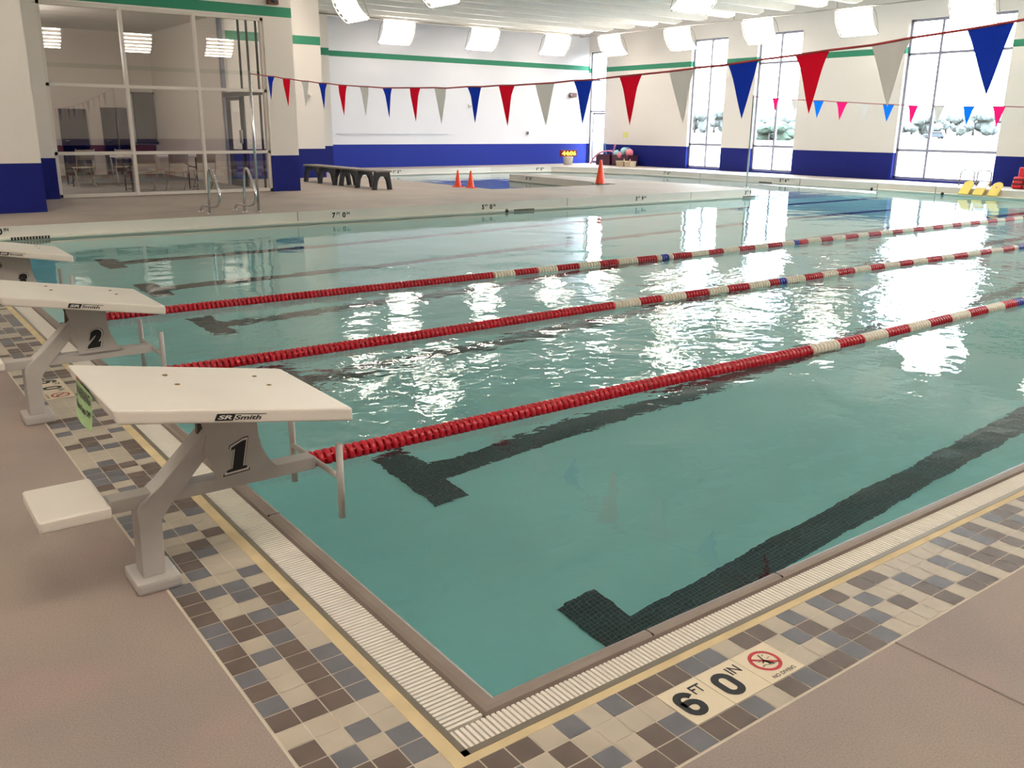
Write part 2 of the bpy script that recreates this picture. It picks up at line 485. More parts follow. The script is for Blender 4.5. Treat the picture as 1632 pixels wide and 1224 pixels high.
# depth marker set in the tiles
def no_diving(mb, org, R, U, s):
    R = Vector(R); U = Vector(U); O = Vector(org)+R.cross(U)*.0018
    def P(x, y): return O+R*x*s+U*y*s
    n = 32
    vs = []; fs = []
    for k in range(n):
        a = 2*PI*k/n
        vs += [P(math.cos(a)*1, math.sin(a)*1), P(math.cos(a)*.78, math.sin(a)*.78)]
    for k in range(n): q = (k+1) % n; fs.append((2*k, 2*q, 2*q+1, 2*k+1))
    mb.add(vs, fs, 'sign_red')
    a = math.radians(-38)  # slash
    c, sn = math.cos(a), math.sin(a)
    mb.quad([P(-.85*c+.09*sn, -.85*sn-.09*c), P(.85*c+.09*sn, .85*sn-.09*c), P(.85*c-.09*sn, .85*sn+.09*c), P(-.85*c-.09*sn, -.85*sn+.09*c)], 'sign_red')
    def stroke(pts, w):
        for (x0, y0), (x1, y1) in zip(pts, pts[1:]):
            d = Vector((x1-x0, y1-y0)).normalized(); nn = Vector((-d.y, d.x))*w/2
            mb.quad([P(x0-nn.x, y0-nn.y), P(x1-nn.x, y1-nn.y), P(x1+nn.x, y1+nn.y), P(x0+nn.x, y0+nn.y)], 'black')
    stroke([(.1, .62), (.02, .3), (-.05, .05)], .1); stroke([(-.05, .05), (.1, -.3), (.3, -.42)], .16)
    stroke([(-.05, .05), (-.3, -.1)], .09); stroke([(-.05, .1), (.1, -.1), (.02, -.35)], .12)
    stroke([(-.6, -.35), (-.35, -.28), (-.1, -.38), (.15, -.5), (.45, -.45)], .05)
    stroke([(-.45, .1), (-.2, .12)], .04); stroke([(.25, .1), (.55, .12)], .04); stroke([(.2, .4), (.42, .5)], .04)
def heavy_digit(mb, ch, P, w, h, t):
    """bold rounded-rectangle numeral drawn as one thick stroke; P(x, y) maps to the plate"""
    r = (w-t)/2; x0, x1 = t/2, w-t/2; y0, y1 = t/2, h-t/2
    def arc_(cx, cy, a0, a1, ry=None, n=8):
        return [(cx+r*math.cos(math.radians(a0+(a1-a0)*i/n)), cy+(ry or r)*math.sin(math.radians(a0+(a1-a0)*i/n))) for i in range(n+1)]
    cx = w/2
    if ch == '0':
        path = arc_(cx, y1-r, 0, 180)+arc_(cx, y0+r, 180, 360); path.append(path[0])
    else:   # 6
        ym = h*.56
        path = arc_(cx, y1-r, 12, 180)+arc_(cx, y0+r, 180, 360)+arc_(cx, ym-r*.9, 0, 90, r*.9)+[(x0, ym-.002)]
    n = len(path); closed = path[0] == path[-1]; L = []; Rr = []
    for i, (x, y) in enumerate(path):
        a = path[i-1] if i > 0 else (path[-2] if closed else path[0]); b = path[i+1] if i < n-1 else (path[1] if closed else path[-1])
        d = Vector((b[0]-a[0], b[1]-a[1])).normalized(); nn = Vector((-d.y, d.x))*t/2
        L.append(P(x+nn.x, y+nn.y)); Rr.append(P(x-nn.x, y-nn.y))
    mb.add(L+Rr, [(i, i+1, n+i+1, n+i) for i in range(n-1)], 'black')
def depth_marker(org, R, U, label, big):
    """three 166 mm plates; org = lower-left corner"""
    R = Vector(R); U = Vector(U); O = Vector(org); s = 2*TP; up = R.cross(U)
    root = empty('depth_marker', org); inv = Matrix.Translation(-O)
    def P(x, y, z=0): return O+R*x+U*y+up*z
    for k in range(3):
        mb = MB(); e = .001
        q = [P(k*s+e, e), P((k+1)*s-e, e), P((k+1)*s-e, s-e), P(k*s+e, s-e)]
        mb.add(q+[v+up*.0012 for v in q], [(4, 5, 6, 7), (0, 1, 5, 4), (1, 2, 6, 5), (2, 3, 7, 6), (3, 0, 4, 7)], 'tile_sign', M=inv)
        pl = mb.build('plate', root)
        mb = MB()
        if k < 2:
            heavy_digit(mb, big[k][0], lambda x, y: P(k*s+.018+x, .022+y, .0018), .078, .116, .025)
            text_on(mb, big[k][1], P(k*s+.104, .100), R, U, .040, 'black', w=.046, bold=.02, lift=.0016)
        else:
            no_diving(mb, P(k*s+.083, .093), R, U, .054)
            text_on(mb, 'NO DIVING', P(k*s+.032, .012), R, U, .015, 'black', w=.104, bold=.012, lift=.0016)
        mb.v = [tuple(inv @ Vector(v)) for v in mb.v]
        lt = mb.build('lettering', pl)
    return tag(root, label, 'depth marker')
depth_marker((SX0, -.212-3*TP, .0002), (1, 0, 0), (0, 1, 0), 'cream 6 FT 0 IN NO DIVING marker plates in the near tile border', [('6', 'FT'), ('0', 'IN')])
depth_marker((-.603+TP, sign2[1]+.02, .0002), (0, -1, 0), (1, 0, 0), 'cream depth marker plates set in the tiles behind starting block 2', [('6', 'FT'), ('0', 'IN')])

# ------------------------------------------------------------------ pool basin
def fz(x): return -1.85 if x < 5 else (-1.85+(x-5)/9*.7 if x < 14 else -1.15)
mb = MB()
for a, c in ((-.01, 5), (5, 14), (14, XE+.1)):
    mb.quad([(a, -.02, fz(a)), (c, -.02, fz(c)), (c, YE+.06, fz(c)), (a, YE+.06, fz(a))], 'plaster_pool')
mb.quad([(0, 0, -2), (0, YE, -2), (0, YE, -.02), (0, 0, -.02)], 'plaster_pool')
mb.quad([(0, -.001, -2), (XE, -.001, -2), (XE, -.001, -.02), (0, -.001, -.02)], 'plaster_pool')
mb.quad([(0, YE+.03, -2), (17.25, YE+.03, -2), (17.25, YE+.03, 0), (0, YE+.03, 0)], 'plaster_pool')
mb.quad([(XE+.02, 0, -2), (XE+.02, YE, -2), (XE+.02, YE, 0), (XE+.02, 0, 0)], 'plaster_pool')
mb.quad([(17.2, YE-.02, -1.15), (XE, YE, -1.15), (XE, 20, -.55), (17.2, 20, -.55)], 'plaster_shallow')
mb.quad([(17.2, 20, -.55), (XE, 20, -.55), (XE, 25.9, -.4), (17.2, 25.9, -.4)], 'plaster_shallow')
mb.quad([(11.2, 15.8, -.3), (17.2, 15.8, -.3), (17.2, 25.9, -.4), (11.2, 25.9, -.35)], 'plaster_shallow')
struct(mb.build('floor_pool_basin'))
# lane lines (mosaic)
mb = MB()
for k in range(6):
    yc = 1.065+2.134*k; w = .125; e = .006
    xs = [1.5, 5, 14, XE-1.5]
    for a, c in zip(xs, xs[1:]):
        mb.quad([(a, yc-w, fz(a)+e), (c, yc-w, fz(c)+e), (c, yc+w, fz(c)+e), (a, yc+w, fz(a)+e)], 'mosaic')
    mb.quad([(1.49, yc-.43, fz(1)+e+.001), (1.765, yc-.43, fz(1)+e+.001), (1.765, yc+.43, fz(1)+e+.001), (1.49, yc+.43, fz(1)+e+.001)], 'mosaic')
struct(mb.build('floor_lane_lines'))
# water
mb = MB()
for x0, y0, x1, y1 in ((0, 0, XE+.01, YE+.02), (17.22, YE+.02, XE+.01, 25.85), (11.22, 15.84, 17.22, 25.85)):
    mb.quad([(x0, y0, WATER), (x1, y0, WATER), (x1, y1, WATER), (x0, y1, WATER)], 'water')
tag(mb.build('pool_water', recalc=False), 'teal water filling the pool, rippled and mirroring the windows', 'water', kind='stuff')

# ------------------------------------------------------------------ raised far deck
mb = MB()
mb.prism([(XS, YE), (11.25, YE), (11.25, 25.8), (18.2, 25.8), (20.6, 25.2), (21.8, 23.4), (XE-.25, 21.8), (XE-.25, 17), (XE, YE), (XE, -.17), (27, -.17), (27, 30), (XS, 30)], -.5, D, 'deck_far', 'curb_face')
mb.prism([(11.25, YE), (17.0, YE), (17.25, YE+.25), (17.25, 16.6), (16.55, 21.5), (15.83, 21.4), (15.45, 16.4), (15.3, 15.87), (11.25, 15.87)], -.5, D, 'deck_far', 'curb_face')
struct(mb.build('floor_far_deck'))
# pale lip at the waterline and rounded top edge
def lip(mb, pts, z=.03, w=.05, h=.03, mat='curb_lip'):
    for (x0, y0), (x1, y1) in zip(pts, pts[1:]):
        d = Vector((x1-x0, y1-y0)).normalized(); nn = Vector((d.y, -d.x))
        q = [(x0, y0), (x1, y1), (x1+nn.x*w, y1+nn.y*w), (x0+nn.x*w, y0+nn.y*w)]
        mb.prism([q[3], q[2], q[1], q[0]], z-h, z, mat)
mb = MB()
lip(mb, [(XS+6.4, YE), (18.3, YE)])
lip(mb, [(11.25, 25.8), (18.2, 25.8), (20.6, 25.2), (21.8, 23.4), (XE-.25, 21.8), (XE-.25, 17), (XE, YE)])
lip(mb, [(XE, YE+.0), (XE, -.1)], w=.17)
lip(mb, [(15.83, 21.4), (15.45, 16.4), (15.3, 15.87)][::1], z=.03)
struct(mb.build('trim_5'))
mb = MB()
for x in (4.95, 11.0, 14.8):
    mb.box((x, YE-.001, .0), (x+.012, YE+.004, D+.0008), 'dark_joint')
for y in (23, 19.2, 15.2, 12.6, 10.9):
    mb.box((XE-.26, y, 0), (XE-.24, y+.012, D+.0008), 'dark_joint')
struct(mb.build('trim_6'))
# painted depth figures on the kerb faces
def wall_depth(txts, org, R, label, h=.095):
    R = Vector(R).normalized(); mb = MB(); O = Vector(org); x = 0; U = Vector((0, 0, 1))
    for t, small in txts:
        if small: wd = text_on(mb, t, O+R*x+U*h*.5, R, U, h*.5, 'black', bold=.035, lift=.0015)
        else: wd = text_on(mb, t, O+R*x, R, U, h, 'black', bold=.05, lift=.0015)
        x += wd+(.045 if small else .02)
    o = mb.build('depth_marking', loc=org)
    return tag(o, label, 'depth marking')
X1 = (1, 0, 0); YM = (0, -1, 0)
def f4(a, b): return [(a, 0), ('FT', 1), (b, 0), ('IN', 1)]
def f2(a, b): return [(a, 0), ('FT', 1), (b, 0), ('IN', 1)]
Yf = YE-.0005
wall_depth(f4('7', '0'), (5.60, Yf, .052), X1, 'black 7 FT 0 IN painted on the far pool kerb right of the ladder')
wall_depth(f4('7', '0'), (.20, Yf, .075), X1, 'black 0 IN painted on the far pool kerb at the left frame edge')
wall_depth(f4('5', '0'), (8.81, Yf, .055), X1, 'black 5 FT 0 IN painted on the far pool kerb below the cones')
wall_depth(f4('3', '9'), (13.0, Yf, .06), X1, 'black 3 FT 9 IN painted on the kerb midway along the deck tongue')
wall_depth(f4('3', '9'), (16.75, Yf, .065), X1, 'black 3 FT 9 IN painted on the kerb at the tip of the deck tongue')
wall_depth(f2('1', '2'), (20.0, 25.34, .06), (2.4, -.6, 0), 'black 1 FT 2 IN on the back kerb left of the orange clock', .1)
wall_depth(f2('1', '2'), (14.1, 25.797, .06), X1, 'black 1 FT 2 IN on the back kerb right behind the benches', .1)
wall_depth(f2('0', '8'), (15.757, 20.45, .06), (-.076, -1, 0), 'black 0 FT 8 IN on the narrow kerb of the splash pool', .1)
wall_depth(f2('1', '6'), (XE-.2505, 20.9, .06), YM, 'black 1 FT 6 IN on the kerb right of the maroon bins', .1)
wall_depth(f2('2', '6'), (XE-.2, 16.0, .06), (.06, -1, 0), 'black 2 FT 6 IN on the kerb under the second window', .1)
# overflow slots and inlets in the kerb
def slot(org, R, n, label):
    R = Vector(R).normalized(); O = Vector(org); mb = MB(); U = Vector((0, 0, 1)); Nn = R.cross(U)
    def bar(a, b, z0, z1, off):
        q = [O+R*a+U*z0, O+R*b+U*z0, O+R*b+U*z1, O+R*a+U*z1]
        mb.add(q+[p+Nn*off for p in q], [(0, 1, 2, 3), (4, 5, 6, 7), (0, 1, 5, 4), (1, 2, 6, 5), (2, 3, 7, 6), (3, 0, 4, 7)], 'black' if off < .004 else 'grate_frame')
    for k in range(n): bar(k*.04, k*.04+.026, -.018, .022, .003)
    bar(-.01, n*.04, -.024, -.018, .005); bar(-.01, n*.04, .022, .026, .005)
    return tag(mb.build('overflow_slot', loc=org), label, 'overflow slot')
slot((.55, YE-.051, .012), X1, 13, 'black slotted overflow opening in the far kerb at the left edge')
slot((9.57, YE-.051, .005), X1, 13, 'black slotted overflow opening in the far kerb right of 5 FT 0 IN')
slot((16.62, YE-.051, .01), X1, 12, 'black slotted overflow opening at the tip of the deck tongue')
slot((XE-.29, 16.7, .012), (.06, -1, 0), 12, 'black slotted overflow opening in the kerb under the second window')
def inlet(c, Nn, label):
    Nn = Vector(Nn); M = Matrix.Translation(c) @ Nn.to_track_quat('Z', 'Y').to_matrix().to_4x4()
    mb = MB(); mb.lathe([(.0, .004), (.03, .006), (.036, .0)], 'black', 14, M); mb.lathe([(.036, 0), (.045, .004), (.05, 0)], 'grate_frame', 14, M)
    return tag(mb.build('pool_inlet', loc=c), label, 'pool inlet')
inlet((9.39, YE-.051, .008), (0, -1, 0), 'small round black inlet in the far kerb beside the slotted opening')
inlet((XE-.06, 12.9, .012), (-1, 0, 0), 'small round black inlet in the kerb below the third window, farther from the kickboards')
inlet((XE-.172, 10.75, .016), (-1, 0, 0), 'small round black inlet in the kerb just left of the kickboards')

# ------------------------------------------------------------------ walls
WT = .22
def wall_x(name, x0, x1, y0, y1, z0, z1, ops, mat):
    """wall spanning Y at x0..x1 with openings (ya,yb,za,zb)"""
    mb = MB(); ops = sorted(ops); y = y0
    for ya, yb, za, zb in ops:
        if ya > y: mb.box((x0, y, z0), (x1, ya, z1), mat)
        if za > z0: mb.box((x0, ya, z0), (x1, yb, za), mat)
        mb.box((x0, ya, zb), (x1, yb, z1), mat); y = yb
    mb.box((x0, y, z0), (x1, y1, z1), mat)
    return struct(mb.build(name))
WINS = [(20.08, 21.72, .24, 4.70), (17.02, 18.78, .24, 4.70), (10.40, 13.42, .24, 4.70)]
WIN4 = (3.4, 6.4, .24, 4.70)
DOORO = (26.27, 27.27, D, 4.58)
wall_x('wall_right', XW, XW+WT, YN, YB+WT, -.25, CEIL, WINS+[WIN4, DOORO], 'wall_paint')
def wall_y(name, y0, y1, x0, x1, z0, z1, ops, mat):
    mb = MB(); x = x0
    for xa, xb, za, zb in sorted(ops):
        if xa > x: mb.box((x, y0, z0), (xa, y1, z1), mat)
        if za > z0: mb.box((xa, y0, z0), (xb, y1, za), mat)
        mb.box((xa, y0, zb), (xb, y1, z1), mat); x = xb
    mb.box((x, y0, z0), (x1, y1, z1), mat)
    return struct(mb.build(name))
wall_y('wall_back', YB, YB+WT, 11.0, XW, D-.05, CEIL, [], 'wall_paint_back_daylit')
mb = MB()
mb.box((6.72, 22.35, D-.05), (10.0, 22.7, CEIL), 'wall_paint_c'); mb.box((9.7, 22.7, D-.05), (10.0, 25.5, CEIL), 'wall_paint_c')
mb.box((9.7, 25.5, D-.05), (11.75, 25.8, CEIL), 'wall_paint_c'); mb.box((11.45, 25.8, D-.05), (11.75, YB, CEIL), 'wall_paint_c')
struct(mb.build('wall_back_left'))
mb = MB()
GX0, GX1, GZ0, GZ1 = 2.14, 6.5, D+.015, 3.81
GY = 17.65
mb.box((1.2, GY, D-.05), (GX0, GY+.25, CEIL), 'wall_paint_glass'); mb.box((GX1, GY, D-.05), (7.15, GY+.25, CEIL), 'wall_paint_glass')
mb.box((GX0, GY, GZ1), (GX1, GY+.25, CEIL), 'wall_paint_glass')
struct(mb.build('wall_left'))
mb = MB(); mb.box((XS, 14.9, D-.05), (1.43, 15.2, CEIL), 'wall_paint'); mb.box((1.2, 15.2, D-.05), (1.43, GY, CEIL), 'wall_paint')
struct(mb.build('wall_far_left'))
mb = MB(); mb.box((XS-.3, YN, -.2), (XS, 15.2, CEIL), 'wall_paint'); struct(mb.build('wall_start'))
mb = MB(); mb.box((XS-.3, YN-.3, -.2), (XW+WT, YN, CEIL), 'wall_paint'); struct(mb.build('wall_near'))
# ceiling
mb = MB(); mb.box((XS-.3, YN-.3, CEIL), (XW+WT, YB+WT, CEIL+.2), 'ceiling_paint'); struct(mb.build('ceiling'))
y = -3.0; rib0 = None
k = 0
while y < 26.5:
    x1 = 22.25
    x0 = XS+.2 if y < 14.6 else (1.6 if y < 17.4 else (7.4 if y < 22.2 else (10.2 if y < 25.4 else 12.0)))
    mb = MB()
    mb.slabxz([(x0, 4.98), (x1-.25, 4.98), (x1, 5.06), (x1, CEIL), (x0, CEIL)], y-.07, y+.07, 'rib_paint')
    struct(mb.build('ceiling_rib', loc=(0, y, CEIL)))
    y += 1.12; k += 1

# windows in the right wall: frame, mullion, rails, panes
def window(name, ya, yb, za, zb, mull, rails):
    x0, x1 = XW+.13, XW+.20
    mb = MB(); f = .07
    mb.box((x0, ya, za), (x1, ya+f, zb), 'frame_alu'); mb.box((x0, yb-f, za), (x1, yb, zb), 'frame_alu')
    mb.box((x0, ya, za), (x1, yb, za+f), 'frame_alu'); mb.box((x0, ya, zb-f), (x1, yb, zb), 'frame_alu')
    fr = mb.build(name, loc=(x0, ya, za)); struct(fr)
    L = Vector((x0, ya, za))
    def child(nm, a, b, mat):
        m_ = MB(); m_.box(Vector(a)-L, Vector(b)-L, mat); return m_.build(nm, fr)
    for my in mull: child('mullion', (x0-.01, my-f/2, za), (x1, my+f/2, zb), 'frame_alu')
    for rz in rails: child('rail', (x0, ya, rz-f/2), (x1, yb, rz+f/2), 'frame_alu')
    ys = [ya]+sorted(mull)+[yb]; zs = [za]+sorted(rails)+[zb]
    for a, b in zip(ys, ys[1:]):
        for i, (c, d) in enumerate(zip(zs, zs[1:])):
            m_ = MB(); xx = x0+.04-L.x
            m_.quad([(xx, a-L.y+.02, c-L.z+.02), (xx, b-L.y-.02, c-L.z+.02), (xx, b-L.y-.02, d-L.z-.02), (xx, a-L.y+.02, d-L.z-.02)], 'glass_frosted' if i == 0 else 'glass_clear')
            pn = m_.build('pane', fr)
            if i == 0: pn['label'] = 'frosted lower pane'
    return fr
window('window_1', *WINS[0], [20.88], [1.07, 3.76])
window('window_2', *WINS[1], [17.9], [1.07, 3.76])
window('window_3', *WINS[2], [12.45], [1.07, 3.76])
window('window_4', *WIN4, [5.4], [1.07, 3.76])
# corner door with sidelight glass
x0, x1 = XW+.1, XW+.17
L = Vector((x0, DOORO[0], D))
mb = MB(); ya, yb, za, zb = DOORO; f = .06
mb.box((x0, ya, za), (x1, ya+f, zb), 'frame_alu'); mb.box((x0, yb-f, za), (x1, yb, zb), 'frame_alu')
mb.box((x0, ya, zb-f), (x1, yb, zb), 'frame_alu'); mb.box((x0, ya, 2.24), (x1, yb, 2.30), 'frame_alu'); mb.box((x0, ya, 3.45), (x1, yb, 3.5), 'frame_alu')
dr = struct(mb.build('door_1', loc=L))
def dchild(nm, build): m_ = MB(); build(m_); return m_.build(nm, dr)
leaf = dchild('leaf', lambda m_: (m_.box((.01, .07, .01), (.06, .13, 2.04), 'frame_alu'), m_.box((.01, .79, .01), (.06, .85, 2.04), 'frame_alu'), m_.box((.01, .07, .01), (.06, .85, .12), 'frame_alu'), m_.box((.01, .07, 1.96), (.06, .85, 2.04), 'frame_alu')))
m_ = MB(); m_.quad([(.035, .13, .12), (.035, .79, .12), (.035, .79, 1.96), (.035, .13, 1.96)], 'glass_clear'); m_.build('pane', leaf)
m_ = MB(); m_.tube([(-.04, .76, .9), (-.04, .76, 1.25)], .012, 'steel'); m_.tube([(-.04, .76, .92), (.02, .76, .92)], .008, 'steel'); m_.tube([(-.04, .76, 1.23), (.02, .76, 1.23)], .008, 'steel'); m_.build('door_handle', leaf)
for a, b in ((2.12, 3.26), (3.31, 4.33)):
    m_ = MB(); m_.quad([(.035, .06, a), (.035, .86, a), (.035, .86, b), (.035, .06, b)], 'glass_clear'); m_.build('transom_pane', dr)

# ------------------------------------------------------------------ glazed screen of the meeting room
mb = MB(); f = .062; y0, y1 = GY+.02, GY+.13
mb.box((GX0, y0, GZ0), (GX0+f, y1, GZ1), 'frame_white'); mb.box((GX1-f, y0, GZ0), (GX1, y1, GZ1), 'frame_white')
mb.box((GX0, y0, GZ0), (GX1, y1, GZ0+f), 'frame_white'); mb.box((GX0, y0, GZ1-f), (GX1, y1, GZ1), 'frame_white')
L = Vector((GX0, y0, GZ0)); w5 = struct(mb.build('window_5', loc=L))
gm = [3.615, 5.04]; gr = [1.05, 2.33]
for x in gm:
    m_ = MB(); m_.box(Vector((x-f/2, y0-.008, GZ0))-L, Vector((x+f/2, y1, GZ1))-L, 'frame_white'); m_.build('mullion', w5)
for z in gr:
    m_ = MB(); m_.box(Vector((GX0, y0, z-f/2))-L, Vector((GX1, y1, z+f/2))-L, 'frame_white'); m_.build('rail', w5)
xs = [GX0]+gm+[GX1]; zs = [GZ0]+gr+[GZ1]
for a, b in zip(xs, xs[1:]):
    for c, d in zip(zs, zs[1:]):
        m_ = MB(); yy = .05
        m_.quad([Vector((a+.03, y0+yy, c+.03))-L, Vector((b-.03, y0+yy, c+.03))-L, Vector((b-.03, y0+yy, d-.03))-L, Vector((a+.03, y0+yy, d-.03))-L], 'glass_smoked')
        m_.build('pane', w5)
# room shell behind the screen
mb = MB()
mb.box((1.3, GY+.25, D), (6.6, 26.3, D+.006), 'room_floor'); struct(mb.build('floor_meeting_room'))
mb = MB(); mb.box((1.2, 26.3, D), (6.7, 26.5, 4.3), 'room_grey'); mb.box((1.2, GY+.25, D), (1.4, 26.3, 4.3), 'room_grey'); mb.box((6.5, 20.55, D), (6.7, 26.3, 4.3), 'room_grey')
struct(mb.build('wall_meeting_room'))
mb = MB(); mb.box((1.2, GY+.2, 4.1), (6.7, 26.5, 4.3), 'room_grey'); struct(mb.build('ceiling_meeting_room'))
mb = MB(); mb.box((1.5, 26.22, .84), (6.4, 26.299, 1.02), 'room_red'); struct(mb.build('trim_7'))
# doors / board on the room's back wall
def plain_door(name, x0, x1, z1):
    mb = MB(); mb.box((x0, 26.22, D), (x1, 26.299, z1), 'room_dark'); d = struct(mb.build(name, loc=(x0, 26.22, D)))
    m_ = MB(); m_.tube([(.08, -.04, .95), (.2, -.04, .95)], .012, 'steel'); m_.tube([(.08, -.04, .95), (.08, 0, .95)], .01, 'steel'); m_.build('door_handle', d)
plain_door('door_2', 5.0, 5.75, 2.05)
plain_door('door_3', 3.9, 4.6, 2.0)
mb = MB(); mb.box((5.9, 26.2, 1.1), (6.45, 26.29, 2.45), 'room_dark'); mb.box((5.86, 26.19, 2.45), (6.49, 26.29, 2.49), 'frame_dark'); mb.box((5.86, 26.19, 1.06), (6.49, 26.29, 1.1), 'frame_dark')
tag(mb.build('notice_board', loc=(6.2, 26.25, 1.8)), 'dark notice board on the back wall of the glazed room', 'board')
# storefront partition on the right of the room, with a door
px = 6.52
L = Vector((px, 17.9, D)); mb = MB()
def pv(a, b): return Vector(a)-L, Vector(b)-L
mb.box(*((px, 20.47, D), (px+.08, 20.55, 4.1)), 'frame_alu'); mb.box(*((px, 17.9, 4.02), (px+.08, 20.55, 4.1)), 'frame_alu')
mb.box(*((px, 17.9, 2.26), (px+.08, 20.55, 2.36)), 'frame_dark')
for yy in (18.25, 18.8, 19.3): mb.box((px+.02, yy-.02, D), (px+.06, yy+.02, 4.1), 'frame_dark')
prt = struct(mb.build('window_6', loc=L))
m_ = MB(); m_.quad([Vector((px+.04, 17.9, D))-L, Vector((px+.04, 20.5, D))-L, Vector((px+.04, 20.5, 4.05))-L, Vector((px+.04, 17.9, 4.05))-L], 'glass_clear'); m_.build('pane', prt)
m_ = MB(); m_.box(*pv((px-.02, 19.32, D+.01), (px+.06, 19.4, 2.25)), 'frame_dark'); m_.box(*pv((px-.02, 20.2, D+.01), (px+.06, 20.28, 2.25)), 'frame_dark'); m_.box(*pv((px-.02, 19.32, D+.01), (px+.06, 20.28, D+.15)), 'frame_dark'); m_.box(*pv((px-.02, 19.32, 2.17), (px+.06, 20.28, 2.25)), 'frame_dark')
m_.box(*pv((px-.02, 19.4, 1.0), (px+.06, 20.2, 1.05)), 'frame_dark'); dl = m_.build('door_leaf', prt)
m_ = MB(); m_.box(*pv((px-.05, 19.3, 1.2), (px-.02, 19.44, 1.5)), 'steel_matte'); m_.build('push_plate', prt)

# tables and chairs seen through the glass
def folding_table(x0, x1, y0, y1, label):
    root = empty('folding_table', ((x0+x1)/2, (y0+y1)/2, D+.006)); hx = (x1-x0)/2; hy = (y1-y0)/2
    mb = MB(); mb.box((-hx, -hy, .715), (hx, hy, .755), 'bucket_white'); mb.build('tabletop', root, bevel=.012)
    for s in (-1, 1):
        mb = MB(); xx = s*(hx-.25)
        for t in (-1, 1): mb.tube([(xx, t*(hy-.1), .715), (xx, t*(hy-.1), 0)], .016, 'frame_dark', 8)
        mb.tube([(xx, -hy+.1, .06), (xx, hy-.1, .06)], .012, 'frame_dark', 8); mb.tube([(xx, -hy+.1, .5), (xx, hy-.1, .5)], .012, 'frame_dark', 8)
        mb.tube([(xx, 0, .5), (xx-s*.4, 0, .71)], .01, 'frame_dark', 8); mb.build('leg', root)
    return tag(root, label, 'table')
folding_table(3.55, 5.45, 18.72, 19.5, 'white folding table nearest the glass of the glazed room')
folding_table(2.9, 4.7, 21.4, 22.2, 'white folding table behind the first one in the glazed room')
def folding_chair(label):
    root = empty('folding_chair'); W = .2
    mb = MB(); mb.box((-W, -.2, .43), (W, .2, .45), 'chair_beige'); mb.build('seat', root, bevel=.008)
    mb = MB()
    v = []
    for k in range(9):
        a = (k-4)/4; v += [(a*W, -.235+.03*(1-a*a)*-1, .62), (a*W, -.25+.03*(1-a*a)*-1, .84)]
    mb.add(v, [(2*i, 2*i+2, 2*i+3, 2*i+1) for i in range(8)], 'chair_beige', True); b_ = mb.build('backrest', root)
    sm = b_.modifiers.new('thick', 'SOLIDIFY'); sm.thickness = .012
    for s in (-1, 1):
        mb = MB(); mb.tube([(s*W, -.25, .86), (s*W, -.2, .45), (s*W, .24, 0)], .011, 'chair_beige', 8); mb.build('leg', root)
        mb = MB(); mb.tube([(s*(W-.03), .16, .44), (s*(W-.03), -.24, 0)], .011, 'chair_beige', 8); mb.build('leg', root)
    mb = MB(); mb.tube([(-W, .15, .08), (W, .15, .08)], .008, 'chair_beige', 8); mb.build('stretcher', root)
    return tag(root, label, 'chair', 'folding chairs in the glazed room')
ch = folding_chair('beige folding chair at the near table, leftmost of the three facing away')
cl = [(3.95, 18.34, 0, None), (4.6, 18.30, 0, 'beige folding chair at the near table, middle of the three facing away'),
      (5.2, 18.34, 0, 'beige folding chair at the near table, rightmost of the three facing away'),
      (3.3, 20.98, .1, 'beige folding chair at the far table, left of two'),
      (4.2, 20.98, -.1, 'beige folding chair at the far table, right of two')]
for x, y, r, lb in cl:
    o = ch if lb is None else copy_tree(ch)
    o.location = (x, y, D+.006); o.rotation_euler = (0, 0, r)
    if lb: o['label'] = lb

